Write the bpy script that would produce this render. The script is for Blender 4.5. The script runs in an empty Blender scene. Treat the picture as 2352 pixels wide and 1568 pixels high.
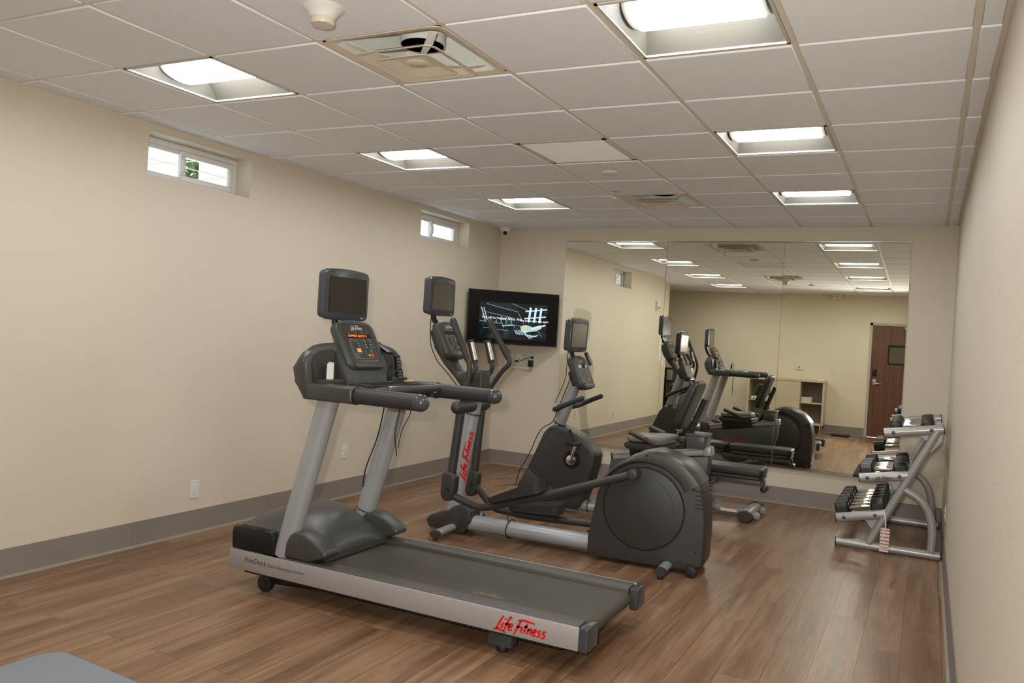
import bpy, bmesh, math, random
from mathutils import Matrix, Vector
random.seed(7)
PI = math.pi
S = bpy.context.scene
COL = S.collection

# ------------------------------------------------------------------ camera
cam_d = bpy.data.cameras.new('camera')
cam = bpy.data.objects.new('camera', cam_d); COL.objects.link(cam)
yaw, pit, rol = .4682, -.0096, .0586
fw = Vector((-math.sin(yaw)*math.cos(pit), math.cos(yaw)*math.cos(pit), math.sin(pit)))
rt = Vector((math.cos(yaw), math.sin(yaw), 0)); up = rt.cross(fw)
cr, sr = math.cos(rol), math.sin(rol)
rt, up = cr*rt + sr*up, -sr*rt + cr*up
mw = Matrix((rt, up, -fw)).transposed().to_4x4(); mw.translation = (1.1296, -3.283, 1.4656)
cam.matrix_world = mw
cam_d.sensor_width = 36; cam_d.lens = 1887.6/2352*36; cam_d.clip_start = .05
S.camera = cam
S.cycles.use_adaptive_sampling = True; S.cycles.adaptive_threshold = .035; S.cycles.max_bounces = 6; S.cycles.diffuse_bounces = 4; S.cycles.glossy_bounces = 3; S.cycles.transmission_bounces = 2; S.cycles.transparent_max_bounces = 8
S.cycles.caustics_refractive = False; S.cycles.use_light_tree = False
# ------------------------------------------------------------------ colour
S.view_settings.view_transform = 'Standard'; S.view_settings.look = 'None'
S.view_settings.gamma = 1; S.view_settings.use_curve_mapping = False
S.view_settings.exposure = 0.0
# ------------------------------------------------------------------ daylight outside the small windows
W = bpy.data.worlds.new('world'); S.world = W; W.use_nodes = True
bg = W.node_tree.nodes['Background']; bg.inputs[0].default_value = (.86, .93, 1, 1); bg.inputs[1].default_value = 2.6
LENS_POWER = 29
# the camera's own flash, up and left of the lens (it throws the soft shadows of the monitors on the wall)
fl_d = bpy.data.lights.new('camera_flash', 'SPOT'); fl_d.energy = 330; fl_d.color = (1, .95, .87)
fl_d.spot_size = 2.1; fl_d.spot_blend = 1; fl_d.shadow_soft_size = .02
fl = bpy.data.objects.new('camera_flash', fl_d); COL.objects.link(fl)
fm = mw.copy(); fm.translation = mw.translation + up*.10 - rt*.09; fl.matrix_world = fm

# ------------------------------------------------------------------ materials
MATS = {}
def mat(name, col, rough=.5, metal=0, bump=0, bscale=200, emit=0, coat=0, spec=None, var=0, vscale=4, aniso=0):
    if name in MATS: return MATS[name]
    m = bpy.data.materials.new(name); m.use_nodes = True; nt = m.node_tree; b = nt.nodes['Principled BSDF']
    b.inputs['Base Color'].default_value = (*col, 1); b.inputs['Roughness'].default_value = rough
    b.inputs['Metallic'].default_value = metal
    if coat: b.inputs['Coat Weight'].default_value = coat; b.inputs['Coat Roughness'].default_value = .15
    if spec is not None: b.inputs['Specular IOR Level'].default_value = spec
    if emit:
        b.inputs['Emission Color'].default_value = (*col, 1); b.inputs['Emission Strength'].default_value = emit
        if emit < 5: m.cycles.emission_sampling = 'NONE'
    tc = nt.nodes.new('ShaderNodeTexCoord')
    if bump:
        n = nt.nodes.new('ShaderNodeTexNoise'); n.inputs['Scale'].default_value = bscale; n.inputs['Detail'].default_value = 4
        bp = nt.nodes.new('ShaderNodeBump'); bp.inputs['Strength'].default_value = bump; bp.inputs['Distance'].default_value = .004
        nt.links.new(tc.outputs['Object'], n.inputs['Vector']); nt.links.new(n.outputs['Fac'], bp.inputs['Height'])
        nt.links.new(bp.outputs['Normal'], b.inputs['Normal'])
    if var:
        n2 = nt.nodes.new('ShaderNodeTexNoise'); n2.inputs['Scale'].default_value = vscale; n2.inputs['Detail'].default_value = 5
        r = nt.nodes.new('ShaderNodeMapRange'); r.inputs[3].default_value = 1-var; r.inputs[4].default_value = 1+var
        v = nt.nodes.new('ShaderNodeVectorMath'); v.operation = 'SCALE'; v.inputs[0].default_value = col
        nt.links.new(tc.outputs['Object'], n2.inputs['Vector']); nt.links.new(n2.outputs['Fac'], r.inputs[0])
        nt.links.new(r.outputs[0], v.inputs['Scale']); nt.links.new(v.outputs[0], b.inputs['Base Color'])
    MATS[name] = m; return m
def srgb(r, g, b):
    f = lambda c: (c/255/12.92) if c <= 10 else ((c/255+.055)/1.055)**2.4
    return (f(r), f(g), f(b))
wallm = mat('wall_paint', (.685, .615, .50), .55, bump=.35, bscale=90, var=.02, vscale=1.2)
ceilm = mat('ceiling_tile', (.89, .92, .96), .95, bump=.6, bscale=420, var=.05, vscale=260)
gridm = mat('ceiling_grid_metal', (.72, .66, .56), .5)
basem = mat('rubber_base', (.235, .205, .18), .5, bump=.1, bscale=60, var=.06, vscale=3)
charm = mat('charcoal_plastic', (.040, .038, .036), .42, bump=.12, bscale=700, var=.04)
charm2 = mat('charcoal_shell_satin', (.052, .050, .047), .34, bump=.10, bscale=700)
darkm = mat('black_plastic', (.010, .010, .011), .4, spec=.4)
bluegm = mat('slate_bezel', (.050, .055, .066), .26)
gripm = mat('grip_rubber', (.030, .030, .033), .5, bump=.15, bscale=500)
silvm = mat('silver_powder_coat', (.37, .38, .40), .38, metal=.25, bump=.05, bscale=900)
alum = mat('brushed_aluminium', (.36, .345, .34), .42, metal=.2, bump=.06, bscale=600)
rackm = mat('rack_silver_paint', (.38, .37, .355), .28, metal=.25)
chrome = mat('chrome', (.85, .84, .82), .07, metal=1)
steel = mat('satin_steel', (.6, .59, .57), .25, metal=1)
beltm = mat('belt_rubber', (.072, .064, .046), .5, bump=.5, bscale=900, var=.12, vscale=5)
footrailm = mat('foot_rail_plastic', (.085, .080, .070), .42, bump=.25, bscale=800)
rubber = mat('black_rubber', (.013, .013, .013), .5)
hexm = mat('dumbbell_rubber', (.018, .017, .016), .38, bump=.15, bscale=300)
vinyl = mat('black_vinyl', (.030, .028, .025), .40, bump=.25, bscale=260)
seatm = mat('seat_vinyl_grey', (.20, .19, .165), .45, bump=.2, bscale=300)
whitep = mat('white_plastic', (.74, .73, .70), .35)
whitem = mat('white_paint_metal', (.78, .77, .74), .4)
vinylw = mat('window_vinyl', (.78, .78, .77), .35)
redm = mat('red_decal', (.62, .012, .012), .45)
blackdecal = mat('black_decal', (.02, .02, .022), .5)
greyt = mat('grey_print', (.36, .36, .35), .5)
whited = mat('white_decal', (.72, .72, .70), .5)
screenm = mat('screen_glass_dark', (.028, .022, .014), .16, coat=.4)
paper = mat('white_paper', (.78, .76, .72), .8)
towelm = mat('white_terry', (.76, .73, .66), .95, bump=.8, bscale=300)
yellow = mat('yellow_label', (.75, .52, .03), .5)
orange = mat('orange_label', (.75, .14, .02), .5)
laminm = mat('cabinet_laminate', (.60, .51, .37), .45, var=.05, vscale=6)
cabin = mat('cabinet_inside_grey', (.27, .235, .185), .6)
hollow = mat('door_frame_paint', (.50, .47, .40), .45)
duskglass = mat('smoked_screen', (.004, .004, .004), .22, spec=.25)
matm = mat('grey_blue_foam', (.255, .285, .325), .8, bump=.2, bscale=300)
woodd = None

def nodes(name):
    m = bpy.data.materials.new(name); m.use_nodes = True; return m, m.node_tree, m.node_tree.nodes['Principled BSDF']
# floor: vinyl planks running towards the mirror
def floor_mat():
    m, nt, b = nodes('wood_plank_floor'); N = nt.nodes.new; L = nt.links.new
    tc = N('ShaderNodeTexCoord'); mp = N('ShaderNodeMapping'); mp.inputs['Rotation'].default_value = (0, 0, PI/2)
    L(tc.outputs['Object'], mp.inputs[0])
    br = N('ShaderNodeTexBrick'); br.inputs['Scale'].default_value = 1; br.inputs['Brick Width'].default_value = 1.22
    br.inputs['Row Height'].default_value = .182; br.inputs['Mortar Size'].default_value = .0016; br.inputs['Mortar Smooth'].default_value = .3
    br.inputs['Color1'].default_value = (.0, .0, .0, 1); br.inputs['Color2'].default_value = (1, 1, 1, 1); br.inputs['Mortar'].default_value = (.5, .5, .5, 1)
    br.offset = .37; L(mp.outputs[0], br.inputs['Vector'])
    st = N('ShaderNodeMapping'); st.inputs['Scale'].default_value = (10, .75, 1); L(tc.outputs['Object'], st.inputs[0])
    wn = N('ShaderNodeTexWhiteNoise'); wn.noise_dimensions = '3D'; L(br.outputs['Color'], wn.inputs['Vector'])
    add = N('ShaderNodeVectorMath'); add.operation = 'MULTIPLY_ADD'; add.inputs[1].default_value = (9, 9, 9)
    L(wn.outputs['Color'], add.inputs[0]); L(st.outputs[0], add.inputs[2])
    n1 = N('ShaderNodeTexNoise'); n1.inputs['Scale'].default_value = 1.0; n1.inputs['Detail'].default_value = 6; n1.inputs['Roughness'].default_value = .6
    n1.inputs['Distortion'].default_value = .6; L(add.outputs[0], n1.inputs['Vector'])
    st2 = N('ShaderNodeMapping'); st2.inputs['Scale'].default_value = (70, 4, 1); L(tc.outputs['Object'], st2.inputs[0])
    n2 = N('ShaderNodeTexNoise'); n2.inputs['Scale'].default_value = 1; n2.inputs['Detail'].default_value = 3; L(st2.outputs[0], n2.inputs['Vector'])
    mx = N('ShaderNodeMath'); mx.operation = 'MULTIPLY_ADD'; mx.inputs[1].default_value = .28; L(n2.outputs['Fac'], mx.inputs[0]); L(n1.outputs['Fac'], mx.inputs[2])
    tint = N('ShaderNodeMath'); tint.operation = 'MULTIPLY_ADD'; tint.inputs[1].default_value = .05; L(br.outputs['Color'], tint.inputs[0]); L(mx.outputs[0], tint.inputs[2])
    cr_ = N('ShaderNodeValToRGB'); e = cr_.color_ramp.elements
    e[0].position = .42; e[0].color = (.118, .058, .030, 1); e[1].position = .86; e[1].color = (.335, .205, .122, 1)
    k = e.new(.64); k.color = (.215, .120, .066, 1)
    L(tint.outputs[0], cr_.inputs[0])
    mo = N('ShaderNodeMix'); mo.data_type = 'RGBA'; L(br.outputs['Fac'], mo.inputs['Factor']); L(cr_.outputs[0], mo.inputs['A']); mo.inputs['B'].default_value = (.07, .045, .03, 1)
    L(mo.outputs['Result'], b.inputs['Base Color'])
    rr = N('ShaderNodeMapRange'); rr.inputs[3].default_value = .24; rr.inputs[4].default_value = .40; L(n1.outputs['Fac'], rr.inputs[0]); L(rr.outputs[0], b.inputs['Roughness'])
    n3 = N('ShaderNodeTexNoise'); n3.inputs['Scale'].default_value = 60; n3.inputs['Detail'].default_value = 4; L(tc.outputs['Object'], n3.inputs['Vector'])
    hs = N('ShaderNodeMath'); hs.operation = 'MULTIPLY_ADD'; hs.inputs[1].default_value = -.6; L(br.outputs['Fac'], hs.inputs[0]); L(n3.outputs['Fac'], hs.inputs[2])
    bp = N('ShaderNodeBump'); bp.inputs['Strength'].default_value = .16; bp.inputs['Distance'].default_value = .003
    L(hs.outputs[0], bp.inputs['Height']); L(bp.outputs[0], b.inputs['Normal'])
    b.inputs['Specular IOR Level'].default_value = .34
    return m
def wood_mat(name, c0, c1, sx=60, sz=1.2, rough=.4):
    m, nt, b = nodes(name); N = nt.nodes.new; L = nt.links.new
    tc = N('ShaderNodeTexCoord'); mp = N('ShaderNodeMapping'); mp.inputs['Scale'].default_value = (sx, sx, sz); L(tc.outputs['Object'], mp.inputs[0])
    n = N('ShaderNodeTexNoise'); n.inputs['Scale'].default_value = 1; n.inputs['Detail'].default_value = 5; n.inputs['Distortion'].default_value = .4; L(mp.outputs[0], n.inputs['Vector'])
    r = N('ShaderNodeValToRGB'); r.color_ramp.elements[0].position = .35; r.color_ramp.elements[1].position = .7
    r.color_ramp.elements[0].color = (*c0, 1); r.color_ramp.elements[1].color = (*c1, 1)
    L(n.outputs['Fac'], r.inputs[0]); L(r.outputs[0], b.inputs['Base Color']); b.inputs['Roughness'].default_value = rough
    return m
floorm = floor_mat()
doorw = wood_mat('walnut_door_veneer', (.105, .042, .022), (.185, .085, .048))
cabdoor = wood_mat('pale_oak_laminate', (.56, .47, .335), (.66, .57, .43), 3, 40)
def mirror_mat():
    m, nt, b = nodes('mirror_silvering'); b.inputs['Base Color'].default_value = (.95, .945, .82, 1)
    b.inputs['Metallic'].default_value = 1; b.inputs['Roughness'].default_value = 0.0; return m
mirrm = mirror_mat()
def glass_mat():
    m = bpy.data.materials.new('window_glass'); m.use_nodes = True; nt = m.node_tree; nt.nodes.clear()
    o = nt.nodes.new('ShaderNodeOutputMaterial'); t = nt.nodes.new('ShaderNodeBsdfTransparent'); g = nt.nodes.new('ShaderNodeBsdfGlossy')
    g.inputs['Roughness'].default_value = .02; f = nt.nodes.new('ShaderNodeFresnel'); f.inputs['IOR'].default_value = 1.45
    t.inputs['Color'].default_value = (.93, .96, .95, 1)
    x = nt.nodes.new('ShaderNodeMixShader'); ge = nt.nodes.new('ShaderNodeNewGeometry'); mu = nt.nodes.new('ShaderNodeMath'); mu.operation = 'MULTIPLY'; iv = nt.nodes.new('ShaderNodeMath'); iv.operation = 'SUBTRACT'; iv.inputs[0].default_value = 1
    nt.links.new(ge.outputs['Backfacing'], iv.inputs[1]); nt.links.new(f.outputs[0], mu.inputs[0]); nt.links.new(iv.outputs[0], mu.inputs[1]); nt.links.new(mu.outputs[0], x.inputs[0]); nt.links.new(t.outputs[0], x.inputs[1]); nt.links.new(g.outputs[0], x.inputs[2])
    nt.links.new(x.outputs[0], o.inputs[0]); return m
glassm = glass_mat()
def lens_mat():
    m = mat('lamp_lens', (.985, 1, 1), .5, emit=LENS_POWER); return m
lensm = lens_mat()
# ------------------------------------------------------------------ mesh builder
def catmull(P, n=8, closed=False):
    P = [Vector(p) for p in P]; out = []; k = len(P)
    if k < 3: return P
    rng = range(k if closed else k-1)
    for i in rng:
        p1, p2 = P[i], P[(i+1) % k]
        p0 = P[i-1] if (i > 0 or closed) else p1*2-p2
        p3 = P[(i+2) % k] if (i+2 < k or closed) else p2*2-p1
        for j in range(n):
            t = j/n
            out.append(.5*((2*p1)+(-p0+p2)*t+(2*p0-5*p1+4*p2-p3)*t*t+(-p0+3*p1-3*p2+p3)*t**3))
    if not closed: out.append(P[-1])
    return out
AX = {'xz': lambda u, v, w: (u, w, v), 'xy': lambda u, v, w: (u, v, w), 'yz': lambda u, v, w: (w, u, v)}
class MB:
    def __init__(s): s.bm = bmesh.new()
    def merge(s, b, M=None):
        if M is not None: bmesh.ops.transform(b, matrix=M, verts=b.verts)
        me = bpy.data.meshes.new('t'); b.to_mesh(me); b.free(); s.bm.from_mesh(me); bpy.data.meshes.remove(me); return s
    def bev(s, b, r, seg=2, ang=30):
        if r <= 0: return
        bmesh.ops.recalc_face_normals(b, faces=b.faces)
        es = [e for e in b.edges if len(e.link_faces) == 2 and e.calc_face_angle(0) > math.radians(ang)]
        bmesh.ops.bevel(b, geom=es, offset=r, segments=seg, profile=.5, affect='EDGES', clamp_overlap=True)
    def box(s, x0, x1, y0, y1, z0, z1, b=0, seg=2, M=None):
        t = bmesh.new(); bmesh.ops.create_cube(t, size=1)
        for v in t.verts: v.co = Vector(((x0+x1)/2+v.co.x*(x1-x0), (y0+y1)/2+v.co.y*(y1-y0), (z0+z1)/2+v.co.z*(z1-z0)))
        s.bev(t, b, seg); return s.merge(t, M)
    def quad(s, pts):
        t = bmesh.new(); t.faces.new([t.verts.new(p) for p in pts]); return s.merge(t)
    def prism(s, pts, a0, a1, plane='xz', b=0, seg=2, M=None, ang=30):
        f = AX[plane]; t = bmesh.new(); n = len(pts)
        A = [t.verts.new(f(u, v, a0)) for u, v in pts]; B_ = [t.verts.new(f(u, v, a1)) for u, v in pts]
        t.faces.new(A); t.faces.new(B_[::-1])
        for i in range(n): t.faces.new((A[i], B_[i], B_[(i+1) % n], A[(i+1) % n]))
        bmesh.ops.recalc_face_normals(t, faces=t.faces)
        if b > 0:
            es = [e for e in t.edges if e.calc_face_angle(0) > math.radians(ang)]
            bmesh.ops.bevel(t, geom=es, offset=b, segments=seg, profile=.5, affect='EDGES', clamp_overlap=True)
        return s.merge(t, M)
    def rings(s, R, closed_path=False, cap=True, M=None):
        t = bmesh.new(); V = [[t.verts.new(p) for p in r] for r in R]; n = len(V[0])
        for i in range(len(V) if closed_path else len(V)-1):
            a, b = V[i], V[(i+1) % len(V)]
            for j in range(n):
                t.faces.new((a[j], a[(j+1) % n], b[(j+1) % n], b[j]))
        if cap and not closed_path:
            t.faces.new(V[0][::-1]); t.faces.new(V[-1])
        bmesh.ops.recalc_face_normals(t, faces=t.faces)
        return s.merge(t, M)
    def tube(s, path, r, seg=14, round_=False, smooth=0, closed=False, sq=(1, 1), upv=None, M=None):
        P = catmull(path, smooth, closed) if smooth else [Vector(p) for p in path]
        rs = r if isinstance(r, (list, tuple)) else [r]*len(P)
        if len(rs) != len(P): rs = [rs[min(int(i*len(rs)/len(P)), len(rs)-1)] for i in range(len(P))]
        if round_:
            d0 = (P[0]-P[1]).normalized(); d1 = (P[-1]-P[-2]).normalized(); k = 4; q0, q1, r0, r1 = [], [], [], []
            for i in range(k):
                a = (k-i)/k*PI/2*.97
                q0.append(P[0]+d0*rs[0]*math.sin(a)); r0.append(rs[0]*math.cos(a))
                q1.insert(0, P[-1]+d1*rs[-1]*math.sin(a)); r1.insert(0, rs[-1]*math.cos(a))
            P = q0+P+q1; rs = r0+list(rs)+r1
        n = len(P); R = []
        T = []
        for i in range(n):
            a = P[i-1] if (i > 0 or closed) else P[i]; b = P[(i+1) % n] if (i < n-1 or closed) else P[i]
            T.append((b-a).normalized())
        u = Vector(upv) if upv else (Vector((0, 0, 1)) if abs(T[0].z) < .9 else Vector((1, 0, 0)))
        for i in range(n):
            u = (u - T[i]*u.dot(T[i])).normalized() if (u - T[i]*u.dot(T[i])).length > 1e-6 else u
            w = T[i].cross(u)
            R.append([P[i]+(u*math.cos(2*PI*j/seg)*sq[0]+w*math.sin(2*PI*j/seg)*sq[1])*rs[i] for j in range(seg)])
        return s.rings(R, closed, True, M)
    def cyl(s, p0, p1, r, r1=None, seg=28, b=0, M=None):
        p0, p1 = Vector(p0), Vector(p1); d = (p1-p0); L_ = d.length; d.normalize(); r1 = r if r1 is None else r1
        if b > 0: prof = [(r-b, 0), (r-.3*b, .3*b), (r, b), (r1, L_-b), (r1-.3*b, L_-.3*b), (r1-b, L_)]
        else: prof = [(r, 0), (r1, L_)]
        return s.lathe(prof, p0, d, seg, M)
    def lathe(s, prof, p0, d, seg=28, M=None):
        p0, d = Vector(p0), Vector(d).normalized(); u = d.orthogonal().normalized(); w = d.cross(u)
        return s.rings([[p0+d*h+(u*math.cos(2*PI*j/seg)+w*math.sin(2*PI*j/seg))*max(r, 1e-4) for j in range(seg)] for r, h in prof], M=M)
    def sphere(s, c, r, sc=(1, 1, 1), seg=20):
        t = bmesh.new(); bmesh.ops.create_uvsphere(t, u_segments=seg, v_segments=seg//2, radius=r)
        for v in t.verts: v.co = Vector((c[0]+v.co.x*sc[0], c[1]+v.co.y*sc[1], c[2]+v.co.z*sc[2]))
        return s.merge(t)
    def ribbon(s, pts, w, M):      # flat brush stroke in the xy plane of M
        P = [Vector((*p, 0)) for p in pts]; P = catmull(P, 5) if len(P) > 2 else P; t = bmesh.new(); V = []
        for i, p in enumerate(P):
            d = (P[min(i+1, len(P)-1)]-P[max(i-1, 0)]).normalized(); nn = Vector((-d.y, d.x, 0)); f = w*(.55+.45*math.sin(PI*(i+.6)/(len(P)+.2)))
            V.append((t.verts.new(p+nn*f/2), t.verts.new(p-nn*f/2)))
        for a, b in zip(V, V[1:]): t.faces.new((a[0], a[1], b[1], b[0]))
        return s.merge(t, M)
def finish(bm, name):
    bmesh.ops.recalc_face_normals(bm, faces=bm.faces)
    for f in bm.faces: f.smooth = True
    for e in bm.edges:
        e.smooth = not (len(e.link_faces) != 2 or e.calc_face_angle(0) > math.radians(38))
    me = bpy.data.meshes.new(name); bm.to_mesh(me); bm.free(); return me
ORG = {}
def link(name, mb, m, parent=None, org=None, flip=False):
    o_ = Vector(org) if org is not None else (ORG.get(parent.name, Vector()) if parent else Vector())
    bm = mb.bm
    for v in bm.verts: v.co -= o_
    me = finish(bm, name); me.materials.append(m); o = bpy.data.objects.new(name, me); COL.objects.link(o)
    if parent: o.parent = parent; ORG[o.name] = o_
    elif org is not None: o.location = o_
    return o
def tag(o, label, cat, group=None):
    o['label'] = label; o['category'] = cat
    if group: o['group'] = group
    return o
def thing(name, label, cat, loc, yaw_=0, group=None, local=False):
    o = bpy.data.objects.new(name, None); COL.objects.link(o); o.location = loc; o.rotation_euler = (0, 0, math.radians(yaw_))
    o.empty_display_size = .1; ORG[o.name] = Vector() if local else Vector(loc); tag(o, label, cat, group); return o
def part(name, mb, m, parent, label=None):
    o = link(name, mb, m, parent)
    if label: o['label'] = label
    return o
def solo(name, mb, m, label, cat, group=None, base=None):
    if base is None:
        xs = [v.co for v in mb.bm.verts]; base = ((min(c.x for c in xs)+max(c.x for c in xs))/2, (min(c.y for c in xs)+max(c.y for c in xs))/2, min(c.z for c in xs))
    return tag(link(name, mb, m, None, base), label, cat, group)
def struct(name, mb, m, parent=None):
    o = link(name, mb, m, parent)
    if not parent: o['kind'] = 'structure'
    return o
def basis(o, u, v):     # matrix whose x,y axes are u,v at o
    u, v = Vector(u).normalized(), Vector(v); v = (v-u*v.dot(u)).normalized(); w = u.cross(v)
    m = Matrix((u, v, w)).transposed().to_4x4(); m.translation = Vector(o); return m
LOGO = [[(.30, 1.0), (.16, .55), (.06, .06)], [(-.14, -.06), (.1, .05), (.45, .0), (.80, -.10)], [(.44, .55), (.40, .34), (.40, .14)], [(.47, .76), (.52, .84)],
        [(.96, .92), (.82, .98), (.72, .62), (.62, -.02)], [(.52, .46), (.72, .50), (.9, .52)],
        [(.90, .30), (1.06, .36), (1.10, .50), (1.0, .54), (.90, .40), (.90, .20), (1.02, .12), (1.18, .22)],
        [(1.62, .90), (1.52, .5), (1.40, -.12)], [(1.40, .86), (1.6, .94), (2.0, .96), (2.62, .90)], [(1.44, .44), (1.6, .48), (1.78, .50)],
        [(1.86, .54), (1.82, .32), (1.82, .12)], [(2.14, .84), (2.06, .5), (2.04, .12)], [(1.96, .58), (2.2, .60)],
        [(2.30, .52), (2.26, .12)], [(2.28, .34), (2.40, .52), (2.50, .46), (2.48, .26), (2.52, .12)],
        [(2.66, .30), (2.82, .36), (2.84, .50), (2.74, .54), (2.66, .40), (2.66, .20), (2.78, .12), (2.92, .22)],
        [(3.20, .52), (3.06, .52), (3.04, .40), (3.16, .30), (3.14, .16), (2.98, .12)],
        [(3.56, .54), (3.40, .54), (3.36, .40), (3.50, .30), (3.48, .12), (3.28, .08)]]
def logo(mb, M, h, w=.16, shear=.28):
    for st in LOGO: mb.ribbon([((x+shear*y)*h, y*h) for x, y in st], w*h, M)
    return mb
def text(mb, s, size, M, shear=0):
    c = bpy.data.curves.new('t', 'FONT'); c.body = s; c.size = size; c.shear = shear; c.resolution_u = 3
    o = bpy.data.objects.new('t', c); me = bpy.data.meshes.new_from_object(o); b = bmesh.new(); b.from_mesh(me)
    bpy.data.objects.remove(o); bpy.data.curves.remove(c); bpy.data.meshes.remove(me)
    return mb.merge(b, M)
def rrect(w, h, r, n=5, cx=0, cy=0, arch=0):
    P = []
    for sx, sy, a0 in ((1, 1, 0), (-1, 1, 90), (-1, -1, 180), (1, -1, 270)):
        for i in range(n+1):
            a = math.radians(a0+90*i/n); x = sx*(w/2-r)+r*math.cos(a); y = sy*(h/2-r)+r*math.sin(a)
            P.append((x, y))
    if arch:
        Q = []
        for i, (x, y) in enumerate(P):
            Q.append((x, y+(arch*(1-(2*x/w)**2) if y > 0 else -arch*.5*(1-(2*x/w)**2))))
        # add points along top and bottom so that the arch shows
        k = n+1; top = [(x_, h/2+arch*(1-(2*x_/w)**2)) for x_ in [(w/2-r)*(1-2*t/6) for t in range(1, 6)]]
        bot = [(x_, -h/2-arch*.5*(1-(2*x_/w)**2)) for x_ in [-(w/2-r)*(1-2*t/6) for t in range(1, 6)]]
        P = Q[:k]+top+Q[k:3*k]+bot+Q[3*k:]
    return [(x+cx, y+cy) for x, y in P]

# ------------------------------------------------------------------ room shell
T = .6096; XL, XR, YB, YR, H = -3.2173, 1.3156, 4.8966, -3.65, 2.639; YM = YB-.006; HT = 2.95
LE = -2.1; NX = -5.2; WD = .205
m = MB(); m.quad([(NX, YR, 0), (XR, YR, 0), (XR, YB, 0), (NX, YB, 0)]); o = struct('floor', m, floorm)
WIN = [(.205, 1.065, 2.315, 2.585), (3.26, 4.17, 2.322, 2.590)]
m = MB(); ys = [LE, *[w for q in WIN for w in q[:2]], YB+.1]
for a, b in zip(ys[::2], ys[1::2]): m.box(XL-WD, XL, a, b, 0, HT)
for (a, b, z0, z1) in WIN:
    m.box(XL-WD, XL, a, b, 0, z0); m.box(XL-WD, XL, a, b, z1, HT)
struct('wall_left', m, wallm)
m = MB().box(XL, XR+.1, YB, YB+.1, 0, HT); struct('wall_back', m, wallm)
m = MB().box(XR, XR+.1, YR-.1, YB, 0, HT); struct('wall_right', m, wallm)
DX0, DX1, DZ = .285, 1.19, 2.08
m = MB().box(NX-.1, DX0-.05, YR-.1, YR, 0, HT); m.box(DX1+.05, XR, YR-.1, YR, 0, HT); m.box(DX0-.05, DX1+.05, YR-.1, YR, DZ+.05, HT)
struct('wall_rear', m, mat('rear_wall_lightened', (.80, .725, .57), .55, bump=.35, bscale=90, var=.02, vscale=1.2))  # wall paint lightened here to make up for the weaker light
m = MB().box(NX-.1, NX, YR, LE+.1, 0, HT); m.box(NX, XL-WD, LE, LE+.1, 0, HT); struct('wall_nook', m, wallm)
# baseboards: coved rubber base, profile swept along each wall
def baseboard(name, p0, p1, nrm):
    p0, p1, n = Vector(p0), Vector(p1), Vector(nrm)
    prof = [(.0, .155), (.005, .155), (.006, .150), (.006, .022), (.009, .010), (.019, .003), (.021, 0), (0, 0)]
    m = MB(); L_ = (p1-p0).length; d = (p1-p0).normalized(); k = max(1, round(L_/1.22)); x = 0
    for i in range(k):
        a, b = p0+d*(L_*i/k+.0012), p0+d*(L_*(i+1)/k-.0012)
        m.rings([[q+n*u+Vector((0, 0, v)) for u, v in prof] for q in (a, b)])
    o = struct(name, m, basem); m = MB(); m.rings([[q+n*u+Vector((0, 0, v)) for u, v in ((.012, .0005), (.012, .012), (.024, .009), (.028, .0005))] for q in (p0+d*.02, p1-d*.02)])
    struct('lit_toe_strip', m, mat('lit_toe_cream', (.30, .265, .205), .6), o)  # paler strip: the lit top of the cove toe put into colour
baseboard('baseboard_left', (XL, LE, 0), (XL, YB, 0), (1, 0, 0))
baseboard('baseboard_back', (XL, YB, 0), (XR, YB, 0), (0, -1, 0))
baseboard('baseboard_right', (XR, YR, 0), (XR, YB, 0), (-1, 0, 0))
baseboard('baseboard_rear', (NX, YR, 0), (DX0-.055, YR, 0), (0, 1, 0))
# ceiling: tegular tiles standing proud of a tee grid
LIGHTS = [(c, r) for c in (-4, 0) for r in (5, 2, -1, -4)]
DIFF = [(-2, 5), (-2, -1)]; RET = [(-2, 2)]
skip = set(LIGHTS+DIFF+RET)
xs = [NX]+[i*T for i in range(-8, 3)]+[XR]; ys = [YR]+[i*T for i in range(-5, 9)]+[YB]
tiles, grid = MB(), MB()
for i in range(len(xs)-1):
    for j in range(len(ys)-1):
        x0, x1, y0, y1 = xs[i], xs[i+1], ys[j], ys[j+1]
        if (round(x0/T, 3), round(y0/T, 3)) in [(float(a), float(b)) for a, b in skip]: continue
        if x1 < XL-.01 and y0 > LE+.1: continue
        e = .0125; ax0 = x0+(e if i else .02); ax1 = x1-(e if i < len(xs)-2 else .02); ay0 = y0+(e if j else .02); ay1 = y1-(e if j < len(ys)-2 else .02)
        if x1-x0 < .01 or y1-y0 < .01: continue
        tiles.box(ax0, ax1, ay0, ay1, H-.007, H+.012, .0025, 1)
tiles.box(NX-.1, XR+.1, YR-.1, YB+.1, HT, HT+.05)  # unseen slab above the tiles, added to block the sky
for x in xs[1:-1]: grid.box(x-.012, x+.012, YR, YB, H, H+.004)
for y in ys[1:-1]: grid.box(NX, XR, y-.012, y+.012, H+.0005, H+.0045)
for a in ((XL, XL+.022, LE, YB), (XR-.022, XR, YR, YB)): grid.box(*a, H, H+.004)
for a in ((XL, XR, YB-.022, YB), (NX, XR, YR, YR+.022)): grid.box(*a, H, H+.004)
struct('ceiling', tiles, ceilm); struct('trim_1', grid, gridm)

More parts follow.
